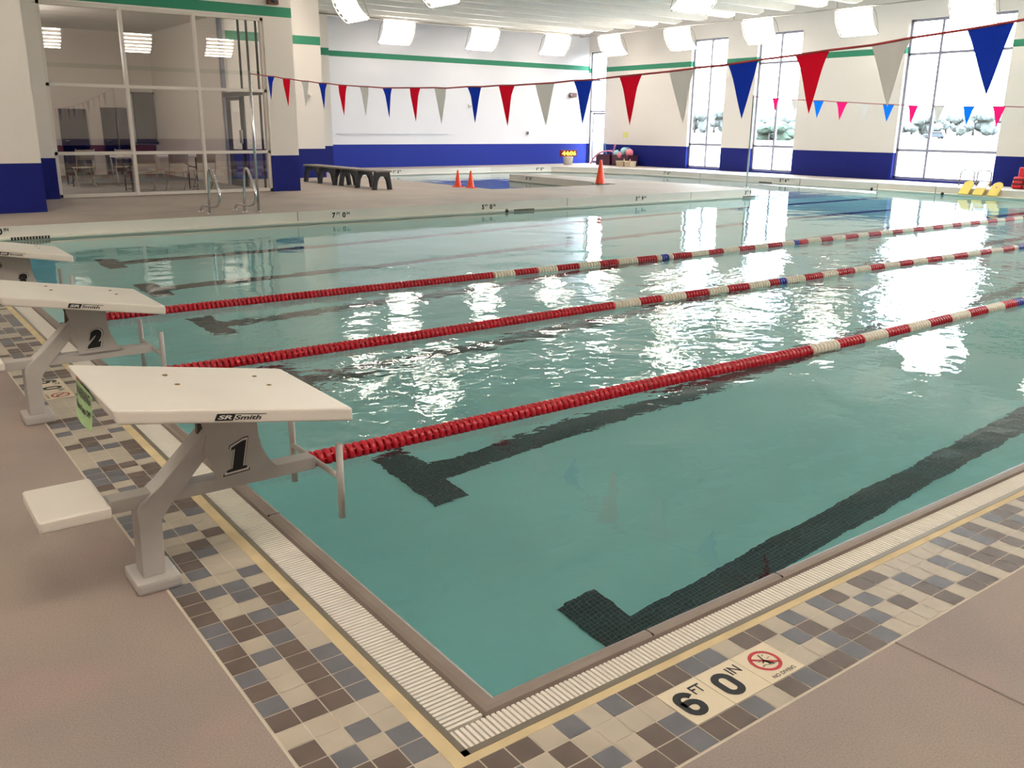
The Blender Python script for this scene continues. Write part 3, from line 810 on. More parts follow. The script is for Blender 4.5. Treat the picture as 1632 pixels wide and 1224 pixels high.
# ------------------------------------------------------------------ starting blocks
def serif_one(s=1.0):
    return [(0, 0), (.64, 0), (.64, .08), (.5, .11), (.5, 1), (.38, 1), (.05, .85), (.05, .75), (.17, .77), (.17, .11), (0, .08)]
def starting_block(number, label):
    root = empty('starting_block')
    # platform (tilted toward the water)
    zr, zf = .779, .640; xr, xf = -.768, .045; hw = .335; th = .052
    mb = MB()
    def zt(x): return zf+(zr-zf)*(xf-x)/(xf-xr)
    mb.slabxz([(xr+.012, zt(xr)-th), (xf, zf-th), (xf, zf), (xr, zr)], -hw, hw, 'white_plastic')
    pl = mb.build('platform', root, bevel=.012, segs=3)
    # screws
    for x, y in ((-.47, .02), (-.47, .17), (-.13, .02), (-.13, .17)):
        m_ = MB(); m_.lathe([(.0, .002), (.008, .002), (.011, 0)], 'brass', 10, Matrix.Translation((x, y, zt(x)+.0005))); m_.build('screw', pl)
    # logo on the side facing the near deck
    sl = Vector((xf-xr, 0, zf-zr)).normalized(); up = Vector((-sl.z, 0, sl.x)); yo = -hw-.0008
    def P(x, d): return Vector((x, yo, zt(x)))-up*d
    m_ = MB(); a = P(-.452, .040); 
    m_.quad([a, a+sl*.062, a+sl*.071+up*.024, a+sl*.007+up*.024], 'black')
    m_.quad([a+sl*.071+up*.0215, a+sl*.178+up*.0215, a+sl*.178+up*.024, a+sl*.072+up*.024], 'black')
    text_on(m_, 'SR', a+sl*.010+up*.005, sl, up, .014, 'white_ink', w=.048, bold=.03, shear=.25, lift=.001)
    text_on(m_, 'Smith', a+sl*.068+up*.003, sl, up, .016, 'black', w=.092, bold=.02, shear=.25, lift=.0006)
    lg = m_.build('logo', pl); lg['label'] = 'black brand lettering on the platform edge'
    # warning strip on the rear edge
    rb = Vector((xr+.012, 0, zt(xr)-th)); rt = Vector((xr, 0, zr)); ru = (rt-rb).normalized(); rr = Vector((0, -1, 0)); nn = rr.cross(ru)
    m_ = MB(); O = rb+ru*.008+nn*.0012
    m_.quad([O+rr*-.20, O+rr*-.165, O+rr*-.165+ru*.034, O+rr*-.20+ru*.034], 'sign_red')
    text_on(m_, 'WARNING', O+rr*-.155+ru*.006, rr, ru, .026, 'black', w=.17, bold=.01, lift=.0006)
    for q in range(3): text_on(m_, 'no diving shallow water', O+rr*.03+ru*(.004+q*.009), rr, ru, .005, 'black', w=.09, lift=.0006)
    wl = m_.build('warning_label', pl); wl['label'] = 'red and black warning label'
    # base plate, post
    m_ = MB(); m_.box((-.705, -.095, 0), (-.548, .1, .046), 'grey_paint'); m_.build('base_plate', root, bevel=.012)
    m_ = MB(); m_.slabxz([(-.672, .044), (-.592, .044), (-.586, .255), (-.545, .31), (-.37, .50), (-.18, .622), (-.25, .640), (-.31, .650), (-.58, .385), (-.655, .33), (-.668, .30)], -.05, .05, 'grey_paint')
    m_.build('post', root, bevel=.008)
    # beam
    m_ = MB(); m_.box((-.96, -.038, .312), (.02, .038, .362), 'grey_paint'); m_.build('beam', root, bevel=.005)
    # gusset carrying the number
    poly = [(-.38, .36), (-.14, .36), (-.165, .385), (-.186, .42), (-.203, .46), (-.212, .51), (-.214, .56), (-.213, .632), (-.425, .668), (-.42, .60), (-.405, .54), (-.42, .48), (-.40, .43), (-.385, .40)]
    m_ = MB(); m_.slabxz(poly, -.054, -.042, 'grey_paint'); gs = m_.build('gusset', root)
    m_ = MB(); m_.slabxz([(x, z) for x, z in [(-.425, .53), (-.30, .62), (-.30, .648), (-.44, .671), (-.42, .60)]], -.012, .012, 'grey_paint_dark'); m_.build('rear_gusset', root)
    # number: black with white keyline, slanted
    m_ = MB(); U = Vector((.25, 0, 1)).normalized(); R = Vector((1, 0, .06)).normalized()
    def glyph(off, mat, y):
        if number == '1':
            pts = serif_one(); cx, cz = .31, .5
            q = []
            for a, b in pts:
                sx = 1+off*2.3; sz = 1+off*1.7
                q.append(Vector((-.343, y, .382))+R*((a-cx)*sx+cx)*.122+Vector((.2, 0, 1))*((b-cz)*sz+cz)*.112)
            m_.add(q, [tuple(range(len(q)))], mat)
        else:
            text_on(m_, number, Vector((-.335-off*.06, y, .385-off*.06)), R, (0.0, 0, 1), .105*(1+off*1.1), mat, w=.085*(1+off*1.6), bold=.09, shear=.3)
    glyph(.13, 'black', -.0545); glyph(.085, 'white_ink', -.0550); glyph(0, 'black', -.0555)
    nb = m_.build('number', gs); nb['label'] = 'black outlined numeral '+number
    # step
    m_ = MB(); m_.box((-.99, -.15, .345), (-.768, .175, .388), 'white_plastic'); m_.build('step', root, bevel=.012, segs=3)
    # backstroke handle
    m_ = MB(); m_.tube([(.03, -.235, .335), (.03, .215, .335)], .0115, 'grey_paint', 12)
    for yy, za, zb in ((-.235, .172, .475), (.215, .172, .47)): m_.tube([(.03, yy, za), (.03, yy, zb)], .0135, 'grey_paint', 12)
    m_.build('backstroke_handle', root)
    return tag(root, label, 'starting block')
b1 = starting_block('1', 'white and grey starting block numbered 1, nearest, with a green note')
b1.location = (0, 1.29, 0)
b2 = starting_block('2', 'white and grey starting block numbered 2, middle of three'); b2.location = (0, 3.60, 0)
b3 = starting_block('3', 'white and grey starting block numbered 3, farthest, cut by the left edge'); b3.location = (0, 6.02, 0)
# green paper note stuck on the rear of block 1
zr = .779
nroot = empty('paper_note', (-.772, 1.29, .75))
mb = MB(); v = []; n = 6
for i in range(n+1):
    for j in range(n+1):
        a, c = i/n, j/n
        v.append((-.001-.012*c*c-.010*math.sin(a*3)*c, .160-a*.235, .018-c*.125-(a*.006)))
fs = [(i*(n+1)+j, (i+1)*(n+1)+j, (i+1)*(n+1)+j+1, i*(n+1)+j+1) for i in range(n) for j in range(n)]
mb.add(v, fs, 'note_green', True); mb.build('sheet', nroot)
mb = MB()
text_on(mb, 'WARNING', (0, .150, -.030), (0, -1, 0), (0, 0, 1), .036, 'black', w=.205, bold=.03)
text_on(mb, 'Please Keep Off', (0, .148, -.078), (0, -1, 0), (0, 0, 1), .028, 'black', w=.205, bold=.03)
def on_sheet(y, z):     # the writing follows the curl of the paper
    a = (.160-y)/.235; c = (.018-z-a*.006)/.125
    return -.001-.012*c*c-.010*math.sin(a*3)*c
mb.v = [(on_sheet(y, z)-.0022, y, z) for x, y, z in mb.v]
mb.build('writing', nroot)
tag(nroot, 'pale green paper note hanging from the rear edge of starting block 1', 'note')

# ------------------------------------------------------------------ lane ropes
prof = [(.012, -.019), (.030, -.0195), (.046, -.016), (.051, -.008), (.051, .004), (.047, .010), (.030, .006), (.026, .0195), (.012, .019)]
def disc_mesh(mat):
    mb = MB(); mb.lathe(prof, mat, 16, axis='x')
    # short fins give the wave-breaking discs their toothed look
    for k in range(8):
        a = 2*PI*k/8; M = Matrix.Rotation(a, 4, 'X')
        mb.box((.004, .028, -.004), (.019, .047, .004), mat, M=M)
    return mb
def lane_rope(y, label, x_solid, seg, blues):
    root = empty('lane_rope', (0, y, WATER+.012))
    pitch = .0425; n = int((XE-.25)/pitch)
    proto = {}
    def wob(x): return .018*math.sin(x*.55+y)+.012*math.sin(x*1.3+2*y)
    mb = MB(); mb.tube([(x*.5, wob(x*.5), 0) for x in range(int(XE/.5)+1)], .006, 'cable', 6); mb.build('cable', root)
    rest = MB(); base = {}
    for mname in ('red_float', 'white_float', 'blue_float'):
        base[mname] = disc_mesh(mname)
    cnt = 0
    for i in range(n):
        x = .12+i*pitch
        if x < x_solid: mname = 'red_float'
        else:
            q = int((x-x_solid)/seg); mname = 'white_float' if q % 2 == 0 else 'red_float'
            if any(a < x < a+.14 for a in blues): mname = 'blue_float'
        if cnt < 100:
            if mname not in proto:
                o = base[mname].build('float', root); proto[mname] = o
            else:
                o = proto[mname].copy(); COL.objects.link(o); o.parent = root
            o.location = (x, wob(x), 0); o.rotation_euler = (random.uniform(0, .7), 0, random.uniform(-.05, .05))
            cnt += 1
        else:
            rest.lathe(prof, mname, 10, Matrix.Translation((x, wob(x), 0)), axis='x')
    r = rest.build('float', root); r['kind'] = 'stuff'; r['label'] = 'red and white floats farther along the rope'
    return tag(root, label, 'lane rope')
lane_rope(2.125, 'red and white lane rope nearest the camera, starting beside block 1', 4.47, .345, (7.85, 14))
lane_rope(4.25, 'red and white lane rope, middle of the three', 4.44, .325, (6.9, 12.4))
lane_rope(6.36, 'red and white lane rope farthest from the camera, starting beside block 2', 4.5, .325, (7.2, 10))

# ------------------------------------------------------------------ pennant lines
def pennant_line(x, flags, ends, poles_y, colors, names, label):
    root = empty('pennant_line', (x, flags[0][0], flags[0][2]))
    L = Vector((x, flags[0][0], flags[0][2])); inv = Matrix.Translation(-L)
    pts = [(x, ends[0][0], ends[0][1])]
    for f in flags: pts += [(x, f[0], f[2]), (x, f[1], f[3])]
    pts.append((x, ends[1][0], ends[1][1]))
    mb = MB(); mb.tube(pts, .008, 'line_red', 6, M=inv); mb.build('cord', root)
    for (ya, yb, za, zb, yt, zt, c) in flags:
        mb = MB(); n = 8; v = []
        for i in range(n+1):
            t = i/n; a = ya+(yt-ya)*t; bq = yb+(yt-yb)*t; z1 = za+(zt-za)*t; z2 = zb+(zt-zb)*t
            # sides pull in a little like hanging vinyl
            pinch = .16*math.sin(t*PI)*(1-t)
            m_ = (a+bq)/2
            for s in range(5):
                q = s/4; yy = a+(bq-a)*q; yy = m_+(yy-m_)*(1-pinch); v.append((x+.02*math.sin(q*5+ya*3)*(1-t)*min(1, t*4), yy, z1+(z2-z1)*q))
        fs = [(i*5+k, i*5+k+1, (i+1)*5+k+1, (i+1)*5+k) for i in range(n) for k in range(4)]
        mb.add(v, fs, colors[c], True, M=inv); o = mb.build('pennant', root); o['label'] = names[c]+' pennant'
    return tag(root, label, 'pennant line')
F1 = [(12.44,12.157,2.369,2.351,12.351,2.002,'b'),(11.843,11.558,2.313,2.295,11.687,1.899,'r'),(11.177,10.906,2.256,2.24,11.049,1.884,'w'),(10.576,10.286,2.207,2.193,10.422,1.847,'b'),(9.939,9.677,2.163,2.148,9.798,1.749,'r'),(9.312,9.063,2.126,2.115,9.164,1.746,'w'),(8.687,8.439,2.091,2.084,8.526,1.722,'b'),(8.002,7.751,2.073,2.066,7.87,1.678,'r'),(7.439,7.184,2.06,2.047,7.292,1.654,'w'),(6.748,6.476,2.051,2.043,6.598,1.664,'b'),(6.154,5.868,2.047,2.041,5.988,1.634,'r'),(5.529,5.222,2.044,2.046,5.345,1.642,'w'),(4.937,4.669,2.056,2.055,4.791,1.657,'b'),(4.308,4.02,2.07,2.078,4.148,1.651,'r'),(3.703,3.416,2.088,2.102,3.511,1.668,'w'),(3.071,2.778,2.115,2.134,2.896,1.705,'b'),(2.448,2.16,2.15,2.169,2.284,1.739,'r'),(1.839,1.551,2.182,2.21,1.668,1.781,'w'),(1.194,.907,2.234,2.259,1.014,1.842,'b')]
pennant_line(4.43, F1, ((13.165, 2.43), (-.815, 2.43)), None, {'b': 'pen_blue', 'r': 'pen_red', 'w': 'pen_white'}, {'b': 'blue', 'r': 'red', 'w': 'white'}, 'near line of large blue, red and white pennants across the pool')
F2 = [(12.689,12.486,2.356,2.343,12.58,2.01,'r'),(12.135,11.872,2.316,2.307,12.004,1.998,'w'),(11.511,11.221,2.285,2.276,11.373,1.891,'b'),(10.89,10.592,2.247,2.234,10.766,1.841,'r'),(10.272,9.996,2.214,2.194,10.164,1.809,'w'),(9.718,9.441,2.179,2.167,9.584,1.81,'b'),(9.126,8.888,2.144,2.138,9.02,1.781,'r'),(8.56,8.294,2.126,2.131,8.445,1.756,'w'),(7.923,7.677,2.112,2.109,7.806,1.747,'b'),(7.326,7.071,2.101,2.102,7.197,1.718,'r'),(6.782,6.526,2.089,2.089,6.662,1.711,'w')]
pennant_line(17.36, F2, ((13.205, 2.40), (-.3, 2.35)), None, {'b': 'pen_cyan', 'r': 'pen_pink', 'w': 'pen_white'}, {'b': 'bright blue', 'r': 'pink', 'w': 'white'}, 'far line of small pink, white and blue pennants before the windows')
def pole(x, y, z0, h, label, dark=False):
    root = empty('pennant_pole', (x, y, z0))
    mb = MB(); mb.tube([(0, 0, .0), (0, 0, h)], .022, 'steel' if not dark else 'steel_matte', 12); mb.lathe([(.022, h), (.018, h+.012), (0, h+.016)], 'steel_matte', 12); mb.build('shaft', root)
    mb = MB(); mb.lathe([(.0, .014), (.035, .014), (.05, .006), (.052, 0)], 'steel', 16); mb.build('base_flange', root)
    mb = MB(); mb.tube([(.0, -.03, h-.03), (0, -.045, h-.02), (0, -.03, h-.01)], .004, 'steel', 6); mb.build('hook', root)
    return tag(root, label, 'pole')
pole(4.433, 13.22, D, 2.27, 'thin steel pole beside the ladder rails holding the near pennant line')
pole(17.36, 13.26, D, 2.24, 'thin steel pole on the tip of the deck tongue', True)
pole(4.433, -.87, 0, 2.46, 'thin steel pole on the near deck right of the depth marker')

# ------------------------------------------------------------------ ladder grab rails
def grab_rail(x, dy, label):
    root = empty('grab_rail', (x, 13.22+dy, D))
    def q(y, z): return (0, y-13.22, z-D)
    pts = [(13.70, .19), (13.67, .235), (13.61, .275), (13.5, .297), (13.25, .305), (13.0, .312), (12.83, .338), (12.72, .40), (12.665, .49), (12.68, .57), (12.76, .69), (12.90, .84), (12.95, .90), (13.01, .925), (13.08, .91), (13.13, .86), (13.155, .76), (13.20, .45), (13.24, .19)]
    mb = MB(); mb.tube([q(*p) for p in pts], .0205, 'steel', 12); mb.build('tube', root)
    for y in (13.70, 13.24):
        mb = MB(); mb.lathe([(.021, .016), (.035, .014), (.048, .006), (.05, 0)], 'steel', 16, Matrix.Translation(q(y, D))); mb.build('flange', root)
    return tag(root, label, 'grab rail', 'pool ladder grab rails')
grab_rail(3.60, .03, 'bent steel grab rail of the pool ladder, left of the pair')
grab_rail(4.20, .03, 'bent steel grab rail of the pool ladder, right one beside the pole')

# ------------------------------------------------------------------ benches
def bench(label):
    root = empty('bench'); Lh = .98
    mb = MB(); mb.box((-.21, -Lh, .40), (.21, Lh, .44), 'bench_grey'); mb.build('seat', root, bevel=.01)
    for y in (-.86, 0, .86):
        mb = MB(); v = []
        outer = [(-.245, 0), (-.16, 0), (-.125, .20), (-.075, .29), (0, .315), (.075, .29), (.125, .20), (.16, 0), (.245, 0), (.185, .40), (-.185, .40)]
        mb.slabxz(outer, y-.055, y+.055, 'bench_black'); mb.build('leg', root, bevel=.006)
    return tag(root, label, 'bench')
bn = bench('grey topped bench with black arched legs, right one of two end to end'); bn.location = (8.88, 17.85, D)
b_ = copy_tree(bn); b_.location = (8.84, 19.85, D); b_['label'] = 'grey topped bench with black arched legs, left one nearer the blue wall'

# ------------------------------------------------------------------ cones
def cone(x, y, h, label, base):
    root = empty('traffic_cone', (x, y, D)); r = h*.21
    mb = MB(); mb.lathe([(r, .0), (r*.97, .03), (r*.22, h*.98), (r*.16, h), (0, h)], 'cone_orange', 20); mb.build('cone_body', root)
    mb = MB(); w = r*1.28; mb.box((-w, -w, 0), (w, w, .022), base); mb.build('base', root, bevel=.01)
    return tag(root, label, 'cone')
cone(10.98, 16.97, .41, 'orange cone at the splash pool edge, left of the pair', 'cone_orange')
cone(11.08, 16.55, .41, 'orange cone at the splash pool edge, right of the pair', 'cone_orange')
cone(14.9, 16.1, .63, 'tall orange cone on a black base on the deck tongue', 'bench_black')

# ------------------------------------------------------------------ pace clock on a bucket
root = empty('pace_clock', (22.35, 26.3, D)); root.rotation_euler = (0, 0, .0)
mb = MB(); mb.box((-.4, -.05, .32), (.4, .05, .57), 'led_box'); bx = mb.build('display_case', root, bevel=.01)
mb = MB(); text_on(mb, '44:06', (-.36, -.052, .36), X1, (0, 0, 1), .17, 'led', w=.72, bold=.04, lift=.002); dg_ = mb.build('digits', bx); dg_['label'] = 'glowing yellow digits 44 06'
mb = MB(); mb.lathe([(.0, 0), (.17, 0), (.2, .31), (.205, .32), (0, .32)], 'bucket_white', 20); mb.build('stand', root)
tag(root, 'orange glowing digital pace clock on a white bucket by the corner door', 'clock')

# ------------------------------------------------------------------ toys by the window wall
def bin_(x, y, w, h, label):
    root = empty('storage_bin', (x, y, D))
    mb = MB(); t = .02; a = w/2; b_ = .26
    for q0, q1 in (((-a, -b_), (a, -b_+t)), ((-a, b_-t), (a, b_)), ((-a, -b_), (-a+t, b_)), ((a-t, -b_), (a, b_))):
        mb.box((q0[1], q0[0], 0), (q1[1], q1[0], h), 'bin_maroon')
    mb.box((-b_, -a, 0), (b_, a, t), 'bin_maroon'); mb.build('body', root)
    mb = MB()
    for q0, q1 in (((-a-.015, -b_-.015), (a+.015, -b_+.01)), ((-a-.015, b_-.01), (a+.015, b_+.015)), ((-a-.015, -b_), (-a+.01, b_)), ((a-.01, -b_), (a+.015, b_))):
        mb.box((q0[1], q0[0], h-.03), (q1[1], q1[0], h), 'bin_maroon')
    mb.build('rim', root)
    return tag(root, label, 'bin')
bin_(23.75, 25.5, .82, .42, 'maroon storage bin with pool noodles by the door, left of two')
bin_(23.75, 24.5, .95, .42, 'maroon storage bin full of balls by the blue wall, right of two')
def noodle(pts, mat, label):
    # smooth through control points
    P = [Vector(p) for p in pts]; out = []
    for i in range(len(P)-1):
        p0 = P[max(i-1, 0)]; p1 = P[i]; p2 = P[i+1]; p3 = P[min(i+2, len(P)-1)]
        for k in range(6):
            t = k/6; out.append(.5*((2*p1)+(p2-p0)*t+(2*p0-5*p1+4*p2-p3)*t*t+(3*p1-p0-3*p2+p3)*t**3))
    out.append(P[-1])
    mb = MB(); mb.tube(out, .035, mat, 10); tag(mb.build('pool_noodle', loc=pts[0]), label, 'pool noodle')
noodle([(23.42, 26.15, D+.03), (23.44, 26.0, .45), (23.5, 25.7, .66), (23.6, 25.3, .74), (23.7, 25.15, .70)], 'noodle_pink', 'pink pool noodle arching out of the left maroon bin to the floor')
noodle([(23.75, 25.2, .45), (23.7, 25.1, .75), (23.65, 24.98, 1.0)], 'noodle_pink', 'pink pool noodle standing up between the two maroon bins')
noodle([(23.9, 25.7, .4), (23.85, 25.75, .75), (23.85, 25.8, 1.02)], 'noodle_blue', 'blue pool noodle standing in the left maroon bin')
noodle([(23.95, 25.25, .5), (23.95, 25.35, .72), (23.95, 25.6, .74)], 'noodle_blue', 'blue pool noodle lying across the left maroon bin')
noodle([(23.9, 24.8, .5), (23.9, 24.85, .72), (23.9, 24.6, .86), (23.85, 24.35, .84)], 'noodle_blue', 'blue pool noodle bent over the back of the right maroon bin')
def ball(x, y, z, r, mat, label):
    mb = MB(); pr_ = [(r*math.sin(PI*i/10), -r*math.cos(PI*i/10)) for i in range(11)]; mb.lathe(pr_, mat, 18)
    for k in range(2):
        M = Matrix.Rotation(k*PI/2, 4, 'X'); mb.tube([(M @ Vector((r*math.cos(a*PI/12), r*math.sin(a*PI/12), 0))) for a in range(25)], r*.02, mat, 4, cap=False)
    o = mb.build('ball'); o.location = (x, y, z); tag(o, label, 'ball')
ball(23.62, 24.42, .75, .15, 'ball_teal', 'pale teal ball, highest on the right maroon bin')
ball(23.62, 24.12, .70, .15, 'ball_pink', 'pink ball at the right end of the right maroon bin')
ball(23.6, 24.82, .66, .13, 'ball_teal', 'pale teal ball at the left end of the right maroon bin')
ball(23.55, 24.55, .6, .13, 'ball_pink', 'pink ball half sunk in the middle of the right maroon bin')
def basket(x, y, w, label):
    root = empty('basket', (x, y, D)); mb = MB(); hx = .16; a = w/2
    for s in (1, .9):
        pass
    v = [(-hx*.85, -a*.88, 0), (hx*.85, -a*.88, 0), (hx*.85, a*.88, 0), (-hx*.85, a*.88, 0), (-hx, -a, .2), (hx, -a, .2), (hx, a, .2), (-hx, a, .2)]
    mb.add(v, [(0, 3, 2, 1), (0, 1, 5, 4), (1, 2, 6, 5), (2, 3, 7, 6), (3, 0, 4, 7)], 'basket'); b0 = mb.build('body', root)
    sm = b0.modifiers.new('thick', 'SOLIDIFY'); sm.thickness = .012
    mb = MB()
    for (p0, p1) in (((-hx, -a), (hx, -a)), ((hx, -a), (hx, a)), ((hx, a), (-hx, a)), ((-hx, a), (-hx, -a))): mb.tube([(p0[0], p0[1], .2), (p1[0], p1[1], .2)], .012, 'basket', 6)
    mb.build('rim', root)
    return tag(root, label, 'basket')
basket(23.3, 24.15, .42, 'small cream basket before the right maroon bin, left of two')
basket(23.3, 23.72, .34, 'small cream basket before the right maroon bin, right of two')
for y, lb in ((24.05, 'small cream dive toy poking out of the left cream basket'), (23.72, 'small cream dive toy poking out of the right cream basket')):
    mb = MB(); mb.tube([(23.3, y, .26), (23.3, y+.02, .44)], [.03, .02], 'basket', 8); mb.lathe([(.0, -.02), (.035, 0), (0, .04)], 'basket', 8, Matrix.Translation((23.3, y+.02, .45))); tag(mb.build('dive_toy', loc=(23.3, y, .26)), lb, 'toy')
# wall bits
mb = MB(); mb.box((XW-.006, 24.84, 1.26), (XW-.001, 25.14, 1.47), 'note_yellow'); tag(mb.build('wall_notice', loc=(XW, 25, 1.36)), 'small yellow notice on the window wall above the bins', 'notice')
mb = MB(); mb.box((23.18, YB-.1, 2.80), (23.5, YB-.001, 2.98), 'device_brown'); mb.lathe([(.07, 0), (.085, .06), (.0, .05)], 'device_brown', 12, Matrix.Translation((23.12, YB-.1, 2.86)) @ Matrix.Rotation(PI/2, 4, 'X')); tag(mb.build('alarm_horn', loc=(23.3, YB-.05, 2.9)), 'brown alarm horn on the back wall near the corner', 'alarm')
mb = MB(); mb.box((18.22, YB-.06, 2.3), (18.34, YB-.001, 2.44), 'bucket_white'); mb.box((18.24, YB-.07, 2.33), (18.32, YB-.06, 2.38), 'fixture_grey'); tag(mb.build('wall_sensor', loc=(18.28, YB-.03, 2.37)), 'small white sensor box high on the back wall', 'sensor')
mb = MB(); mb.box((20.98, YB-.05, 1.34), (21.08, YB-.001, 1.46), 'fixture_grey'); mb.box((21.0, YB-.055, 1.36), (21.06, YB-.05, 1.44), 'black'); tag(mb.build('wall_switch', loc=(21.03, YB-.03, 1.4)), 'tiny dark switch on the white back wall', 'switch')
mb = MB(); mb.box((12.75, YB-.03, 1.335), (17.3, YB-.001, 1.36), 'wall_paint_back_daylit'); mb.box((12.75, YB-.035, 1.355), (17.3, YB-.03, 1.36), 'fixture_grey'); struct(mb.build('trim_8'))
mb = MB(); mb.box((9.5, 22.28, 2.4), (9.62, 22.35, 2.52), 'bucket_white'); mb.lathe([(.04, 0), (.05, .05), (0, .06)], 'bucket_white', 10, Matrix.Translation((9.56, 22.28, 2.43)) @ Matrix.Rotation(PI/2, 4, 'X')); tag(mb.build('wall_camera', loc=(9.56, 22.3, 2.46)), 'small white camera on the wall above the benches', 'camera')
mb = MB(); mb.box((6.6, GY-.14, 4.08), (6.82, GY-.001, 4.3), 'device_brown'); mb.lathe([(.0, .01), (.06, .02), (.075, 0)], 'black', 14, Matrix.Translation((6.71, GY-.14, 4.18)) @ Matrix.Rotation(PI/2, 4, 'X')); tag(mb.build('wall_speaker', loc=(6.71, GY-.07, 4.19)), 'brown speaker box on the wall above the glazed screen', 'speaker')

# ------------------------------------------------------------------ kickboards, rail and vests at the right
def kickboard(x, y, label, white):
    n = 10; w = .13; Lb = .46; th = .03
    pts = [(-w, 0), (w, 0)]+[(w*math.cos(PI*k/n), Lb-.12+.12*math.sin(PI*k/n)) for k in range(n+1)]
    if white: pts = [(-w, 0), (w, 0), (w, Lb), (-w, Lb)]
    root = empty('kickboard', (x, y, .032)); M = Matrix.Rotation(PI/2, 4, 'Z') @ Matrix.Rotation(math.radians(0), 4, 'X')
    # board frame: a along -Y, b up the lean
    lean = math.radians(45); bd = Vector((math.cos(lean), 0, math.sin(lean))); ad = Vector((0, -1, 0)); nd = ad.cross(bd)
    mb = MB()
    def q(p, t): return ad*p[0]+bd*p[1]+nd*t
    m = len(pts); v = [q(p, 0) for p in pts]+[q(p, th) for p in pts]
    mb.add(v, [tuple(range(m-1, -1, -1)), tuple(range(m, 2*m))]+[(i, (i+1) % m, (i+1) % m+m, i+m) for i in range(m)], 'kick_yellow'); bo = mb.build('board', root)
    mb = MB()
    if white:
        mb.add([q((-w, Lb*.5), th+.001), q((w, Lb*.5), th+.001), q((w, Lb), th+.001), q((-w, Lb), th+.001)], [(0, 1, 2, 3)], 'kick_white'); pa = mb.build('panel', bo); pa['label'] = 'white upper half'
    elif y < 9.7:
        mb.add([q((-.03, .3), th+.001), q((.03, .3), th+.001), q((.0, .24), th+.001)], [(0, 1, 2)], 'device_brown'); mb.build('emblem', bo)
    return tag(root, label, 'kickboard')
kickboard(XE-.168, 10.2, 'yellow rounded kickboard leaning on the far kerb, left of three', False)
kickboard(XE-.168, 9.83, 'square yellow kickboard with a white upper half, middle of three', True)
kickboard(XE-.168, 9.45, 'yellow rounded kickboard leaning on the far kerb, right of three', False)
root = empty('hand_rail', (23.6, 10.9, D))
mb = MB(); mb.tube([(0, .1, 0), (0, .08, .34), (0, .02, .42), (0, -.22, .42), (0, -.29, .36), (0, -.3, 0)], .018, 'grey_paint_dark', 10); mb.build('hoop', root)
mb = MB(); mb.tube([(0, -.38, 0), (0, -.38, .36), (0, -.44, .42), (0, -.7, .42), (0, -.75, .36), (0, -.76, 0)], .018, 'grey_paint_dark', 10); mb.build('hoop', root)
tag(root, 'low steel rail hoops on the far deck behind the kickboards', 'rail')
root = empty('life_vest', (23.4, 9.2, D))
def vest(root, dz):
    for s in (-1, 1):
        mb = MB(); mb.box((-.1, s*.14-.125, 0), (.1, s*.14+.125, .30), 'vest_red', M=Matrix.Translation((0, 0, dz)) @ Matrix.Rotation(.25, 4, 'Y')); mb.build('front_panel', root, bevel=.04, segs=3)
    for z in (.09, .2):
        mb = MB(); mb.box((-.115, -.27, z), (-.1, .27, z+.03), 'black', M=Matrix.Translation((0, 0, dz)) @ Matrix.Rotation(.25, 4, 'Y')); mb.build('strap', root)
    mb = MB(); mb.box((.06, -.2, .05), (.16, .2, .55), 'vest_red', M=Matrix.Translation((0, 0, dz))); mb.build('back_panel', root, bevel=.04, segs=3)
vest(root, 0); tag(root, 'red life vest slumped on the far deck at the right edge', 'life vest')

# ------------------------------------------------------------------ light fixtures
def arc(t):
    p0, p1, p2 = Vector((0, 0)), Vector((.02, -.40)), Vector((.42, -.64))
    return p0*(1-t)**2+p1*2*t*(1-t)+p2*t*t
def arc_n(t):
    d = (arc(min(t+.01, 1))-arc(max(t-.01, 0))).normalized(); return Vector((d.y, -d.x))   # outward (-x,-z side)
def fixture(label):
    root = empty('ceiling_light'); W = .57
    mb = MB(); v = []; n = 10
    for i in range(n+1):
        p = arc(i/n)
        for y in (-W, W): v.append((p.x, y, p.y))
    fs = [(2*i, 2*i+1, 2*i+3, 2*i+2) for i in range(n)]
    mb.add(v, fs, 'fixture_white', True); h = mb.build('reflector', root)
    tub = None
    for k in range(6):
        t = .04+.92*k/5; p = arc(t)+arc_n(t)*.04
        if tub is None:
            mb = MB(); mb.tube([(0, -W+.02, 0), (0, W-.02, 0)], .021, 'tube', 6, cap=False); tub = mb.build('tube_lamp', root); o = tub
        else:
            o = tub.copy(); COL.objects.link(o); o.parent = root
        o.location = (p.x, 0, p.y)
    for s in (-1, 1):
        mb = MB(); mb.tube([(arc(i/8).x+arc_n(i/8).x*.07, s*(W+.012), arc(i/8).y+arc_n(i/8).y*.07) for i in range(9)], .012, 'fixture_grey', 6)
        mb.tube([(.0, s*(W+.012), .02), (.20, s*(W+.012), -.14), (.30, s*(W+.012), -.35), (.42, s*(W+.012), -.64)], .008, 'fixture_grey', 6)
        mb.build('end_bracket', root)
    mb = MB(); mb.tube([(.03, -W-.012, 0), (.03, W+.012, 0)], .016, 'fixture_grey', 6); mb.build('hanger', root)
    return tag(root, label, 'ceiling light')
fx = None
def place(x, y, rz, label, group=None, z=4.90):
    global fx
    if fx is None: fx = fixture(label); o = fx
    else: o = copy_tree(fx); o['label'] = label
    o.location = (x, y, z); o.rotation_euler = (0, 0, rz)
    if group: o['group'] = group
    elif 'group' in o: del o['group']
ordn = ['nearest the room corner', 'second from the corner', 'third from the corner', 'fourth from the corner', 'fifth, at the top right']
gW = 'lights along the window wall'
for i, y in enumerate((24.26, 20.87, 17.48, 14.12, 10.76)): place(22.48, y, 0, 'lit curved tube light on the window wall row, '+ordn[i], gW)
for y in (7.38, 4.0, .62): place(22.48, y, 0, 'lit curved tube light on the window wall row beyond the view', gW)
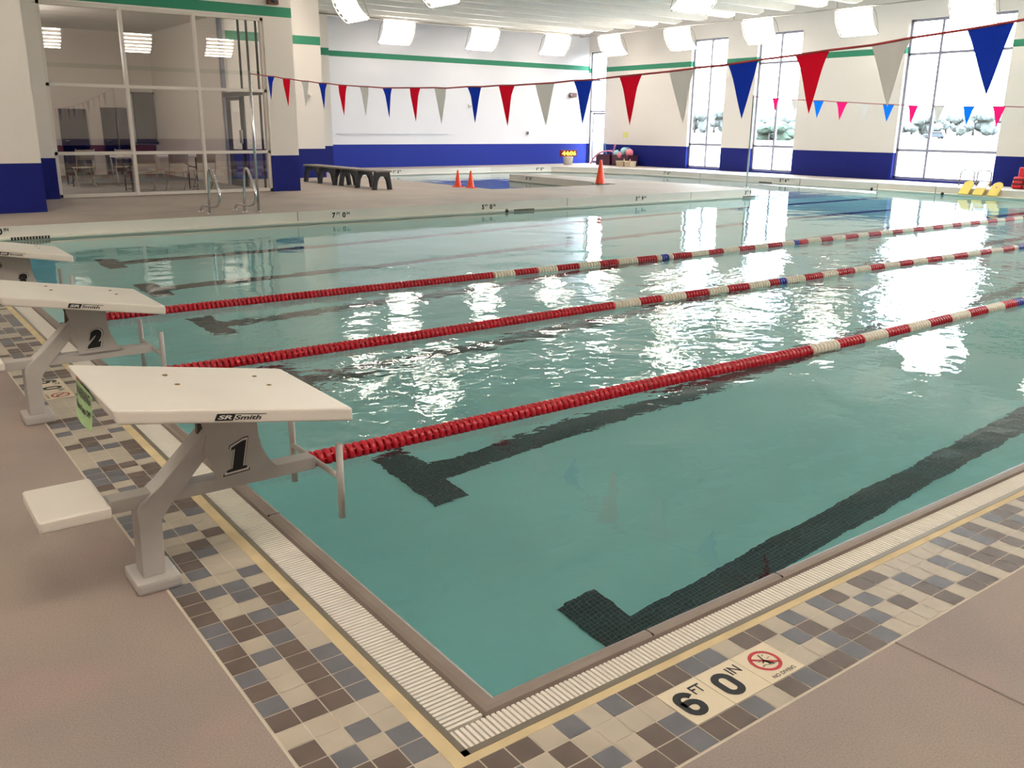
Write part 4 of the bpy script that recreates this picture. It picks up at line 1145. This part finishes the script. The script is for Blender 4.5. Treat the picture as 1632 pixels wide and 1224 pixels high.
# facing -Y (rotate so local -X -> -Y): rz = +90deg
gB = 'lights along the back wall'
for i, (x, lb) in enumerate(((21.0, 'lit curved tube light on the back wall row, right one nearest the corner'), (17.72, 'lit curved tube light on the back wall row, middle one'), (14.28, 'lit curved tube light on the back wall row, left one'))): place(x, 25.45, PI/2, lb, gB)
place(9.85, 20.5, 0, 'lit curved tube light seen end on, farther of two left of centre', None)
place(9.85, 16.3, 0, 'lit curved tube light cut by the top edge left of centre', None)
place(15.2, 13.2, PI/2, 'lit curved tube light cut by the top edge right of centre', None)
for x in (-4.1, -.85, 2.43, 5.71, 8.99, 12.27, 15.5, 18.8, 21.9): place(x, -1.3, -PI/2, 'lit curved tube light along the near wall, mirrored in the glazed screen', 'lights along the near wall', z=5.0)
for y in (3.6, 7.2): place(-4.9, y, PI, 'lit curved tube light over the starting block deck', 'lights over the start end')
for x, y in ((-4.2, 10.6), (-.9, 10.6)): place(x, y, -PI/2, 'added curved tube light brightening the far left wall, beyond the view', 'added lights over the far left lanes')  # two unseen fixtures added to brighten the far left wall
def conduit(a, b, label):
    mb = MB(); mb.tube([a, b], .022, 'fixture_grey', 8)
    A, B = Vector(a), Vector(b); L = (B-A).length; k = int(L/3.4)
    for i in range(k+1):
        p = A+(B-A)*(i/max(k, 1)); mb.tube([p, (p.x, p.y, CEIL-.002)], .01, 'fixture_grey', 6)
    tag(mb.build('conduit', loc=a), label, 'conduit')
conduit((22.46, -.3, 4.95), (22.46, 25.9, 4.95), 'thin grey conduit carrying the lights along the window wall')
conduit((10.6, 25.47, 4.95), (22.4, 25.47, 4.95), 'thin grey conduit carrying the lights along the back wall')
conduit((9.83, 15.2, 4.95), (9.83, 21.6, 4.95), 'thin grey conduit carrying the two lights left of centre')
conduit((14.2, 13.22, 4.95), (16.2, 13.22, 4.95), 'short grey conduit carrying the light right of centre')
conduit((-5, -1.32, 5.05), (22.4, -1.32, 5.05), 'thin grey conduit carrying the lights along the near wall')
conduit((-4.8, 10.58, 4.95), (.1, 10.58, 4.95), 'thin grey conduit carrying the added lights over the far left lanes')
conduit((-4.88, 3, 4.95), (-4.88, 8, 4.95), 'thin grey conduit carrying the lights over the start end')

# ------------------------------------------------------------------ outdoors
mb = MB(); mb.quad([(XW+WT+.02, -900, -.15), (1400, -900, -.15), (1400, 1300, -.15), (XW+WT+.02, 1300, -.15)], 'grass'); tag(mb.build('meadow'), 'pale sunlit grass field outside the windows', 'field', kind='stuff')
mb = MB(); mb.quad([(170, -500, -.12), (200, -500, -.12), (200, 700, -.12), (170, 700, -.12)], 'road'); struct(mb.build('road'))
def tree(mat, label):
    root = empty('tree'); rr = random.Random(5)
    bm = bmesh.new()
    for k in range(9):
        M = Matrix.Translation((rr.uniform(-2.2, 2.2), rr.uniform(-3, 3), rr.uniform(.9, 5.4))) @ Matrix.Diagonal((rr.uniform(1.4, 2.2),)*2+(rr.uniform(1.2, 1.9), 1))
        bmesh.ops.create_icosphere(bm, subdivisions=2, radius=1, matrix=M)
    for v in bm.verts: v.co += Vector((rr.uniform(-.2, .2), rr.uniform(-.2, .2), rr.uniform(-.2, .2)))
    me = bpy.data.meshes.new('crown'); bm.to_mesh(me); bm.free(); me.materials.append(MATS[mat])
    c = bpy.data.objects.new('crown', me); COL.objects.link(c); c.parent = root
    mb = MB(); mb.tube([(0, 0, 0), (0, 0, 4)], [.3, .15], 'trunk', 8); mb.build('trunk', root)
    return tag(root, label, 'tree')
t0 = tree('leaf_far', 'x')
# (view direction fractions) trees on the far side of the field
spots = []
places = [('left half of the window nearest the door', .908), ('right half of the window nearest the door', .872), ('left part of the second window', .79), ('right part of the second window', .752),
          ('left end of the wide window', .592), ('left pane of the wide window, second from its left end', .577), ('just right of the mullion of the wide window', .564), ('right above the blue car', .551), ('just right of the blue car', .537), ('middle of the right pane of the wide window', .523), ('near the right end of the wide window', .506), ('right end of the wide window', .488)]
sizes = [1.5, 1.75, 1.5, 1.3, 1.35, 1.6, 1.3, 1.5, 1.7, 1.35, 1.6, 1.5]
for i, ((lb, tn), sc) in enumerate(zip(places, sizes)):
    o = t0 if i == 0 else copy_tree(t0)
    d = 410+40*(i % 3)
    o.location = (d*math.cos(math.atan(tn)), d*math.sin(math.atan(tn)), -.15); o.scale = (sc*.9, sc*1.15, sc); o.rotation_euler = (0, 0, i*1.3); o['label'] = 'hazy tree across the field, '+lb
t1 = tree('leaf', 'green bushy tree standing nearer in the second window'); t1.location = (128, 128*.772, -.9); t1.scale = (.7, .9, .55)
# parked blue car
root = empty('car', (205, 112, -.12), math.radians(96))
mb = MB(); mb.box((-2.3, -.9, .35), (2.3, .9, 1.0), 'car_blue'); mb.build('body', root, bevel=.12)
mb = MB(); mb.slabxz([(-2.2, 1.0), (1.1, 1.0), (.6, 1.65), (-1.9, 1.65)], -.8, .8, 'car_glass'); mb.build('cabin', root, bevel=.06)
for x in (-1.45, 1.45):
    for y in (-.8, .8):
        mb = MB(); mb.lathe([(0, -.1), (.34, -.1), (.34, .1), (0, .1)], 'black', 16, Matrix.Translation((x, y, .34)) @ Matrix.Rotation(PI/2, 4, 'X')); mb.build('wheel', root)
tag(root, 'small blue car on the road far outside the wide window', 'car')

# ------------------------------------------------------------------ world, portals, camera
w = bpy.data.worlds.new('World'); S.world = w; w.use_nodes = True
nt = w.node_tree; nt.nodes.clear()
o_ = nt.nodes.new('ShaderNodeOutputWorld'); bg = nt.nodes.new('ShaderNodeBackground')
tcw = nt.nodes.new('ShaderNodeTexCoord'); sw = nt.nodes.new('ShaderNodeSeparateXYZ'); nt.links.new(tcw.outputs['Generated'], sw.inputs[0])
cr = nt.nodes.new('ShaderNodeValToRGB'); nt.links.new(sw.outputs[2], cr.inputs[0])
el = cr.color_ramp.elements; el[0].position = 0.0; el[0].color = (.36, .38, .40, 1); el[1].position = .7; el[1].color = (.74, .88, 1.0, 1)
nt.links.new(cr.outputs[0], bg.inputs[0]); bg.inputs[1].default_value = 38.0
nt.links.new(bg.outputs[0], o_.inputs[0])
for i, (ya, yb, za, zb) in enumerate(WINS+[WIN4, DOORO]):
    ld = bpy.data.lights.new('window_portal', 'AREA'); ld.shape = 'RECTANGLE'; ld.size = zb-za; ld.size_y = yb-ya
    ld.cycles.is_portal = True
    lo = bpy.data.objects.new('window_portal', ld); COL.objects.link(lo); lo.location = (XW+.21, (ya+yb)/2, (za+zb)/2)
    lo.rotation_euler = (0, PI/2, 0)
lp = bpy.data.lights.new('room_fill_light', 'POINT'); lp.energy = 150; lp.color = (1, .96, .92); lp.shadow_soft_size = .25  # fill light added out of view to brighten the glazed room
lo = bpy.data.objects.new('room_fill_light', lp); COL.objects.link(lo); lo.location = (1.75, 21.5, 3.3)
cd = bpy.data.cameras.new('Camera'); cam = bpy.data.objects.new('Camera', cd); COL.objects.link(cam); S.camera = cam
yaw, pitch, roll = (math.radians(a) for a in (53.30828, 16.11206, .54294))
f = Vector((math.cos(yaw)*math.cos(pitch), math.sin(yaw)*math.cos(pitch), -math.sin(pitch)))
r = Vector((math.sin(yaw), -math.cos(yaw), 0)); u = r.cross(f)
R2 = r*math.cos(roll)+u*math.sin(roll); U2 = -r*math.sin(roll)+u*math.cos(roll)
M = Matrix((R2, U2, -f)).transposed().to_4x4(); M.translation = Vector((-1.3399, -1.8747, 1.63)); cam.matrix_world = M
cd.sensor_width = 36; cd.sensor_fit = 'HORIZONTAL'; cd.lens = 1418.97/1632*36; cd.clip_end = 3000; cd.clip_start = .05
S.view_settings.view_transform = 'Standard'; S.view_settings.look = 'None'; S.view_settings.exposure = 0; S.view_settings.gamma = 1
cy = S.cycles
cy.use_denoising = True
cy.caustics_reflective = False; cy.caustics_refractive = True
cy.sample_clamp_indirect = 8; cy.max_bounces = 12; cy.transmission_bounces = 8; cy.diffuse_bounces = 5; cy.glossy_bounces = 5; cy.transparent_max_bounces = 16
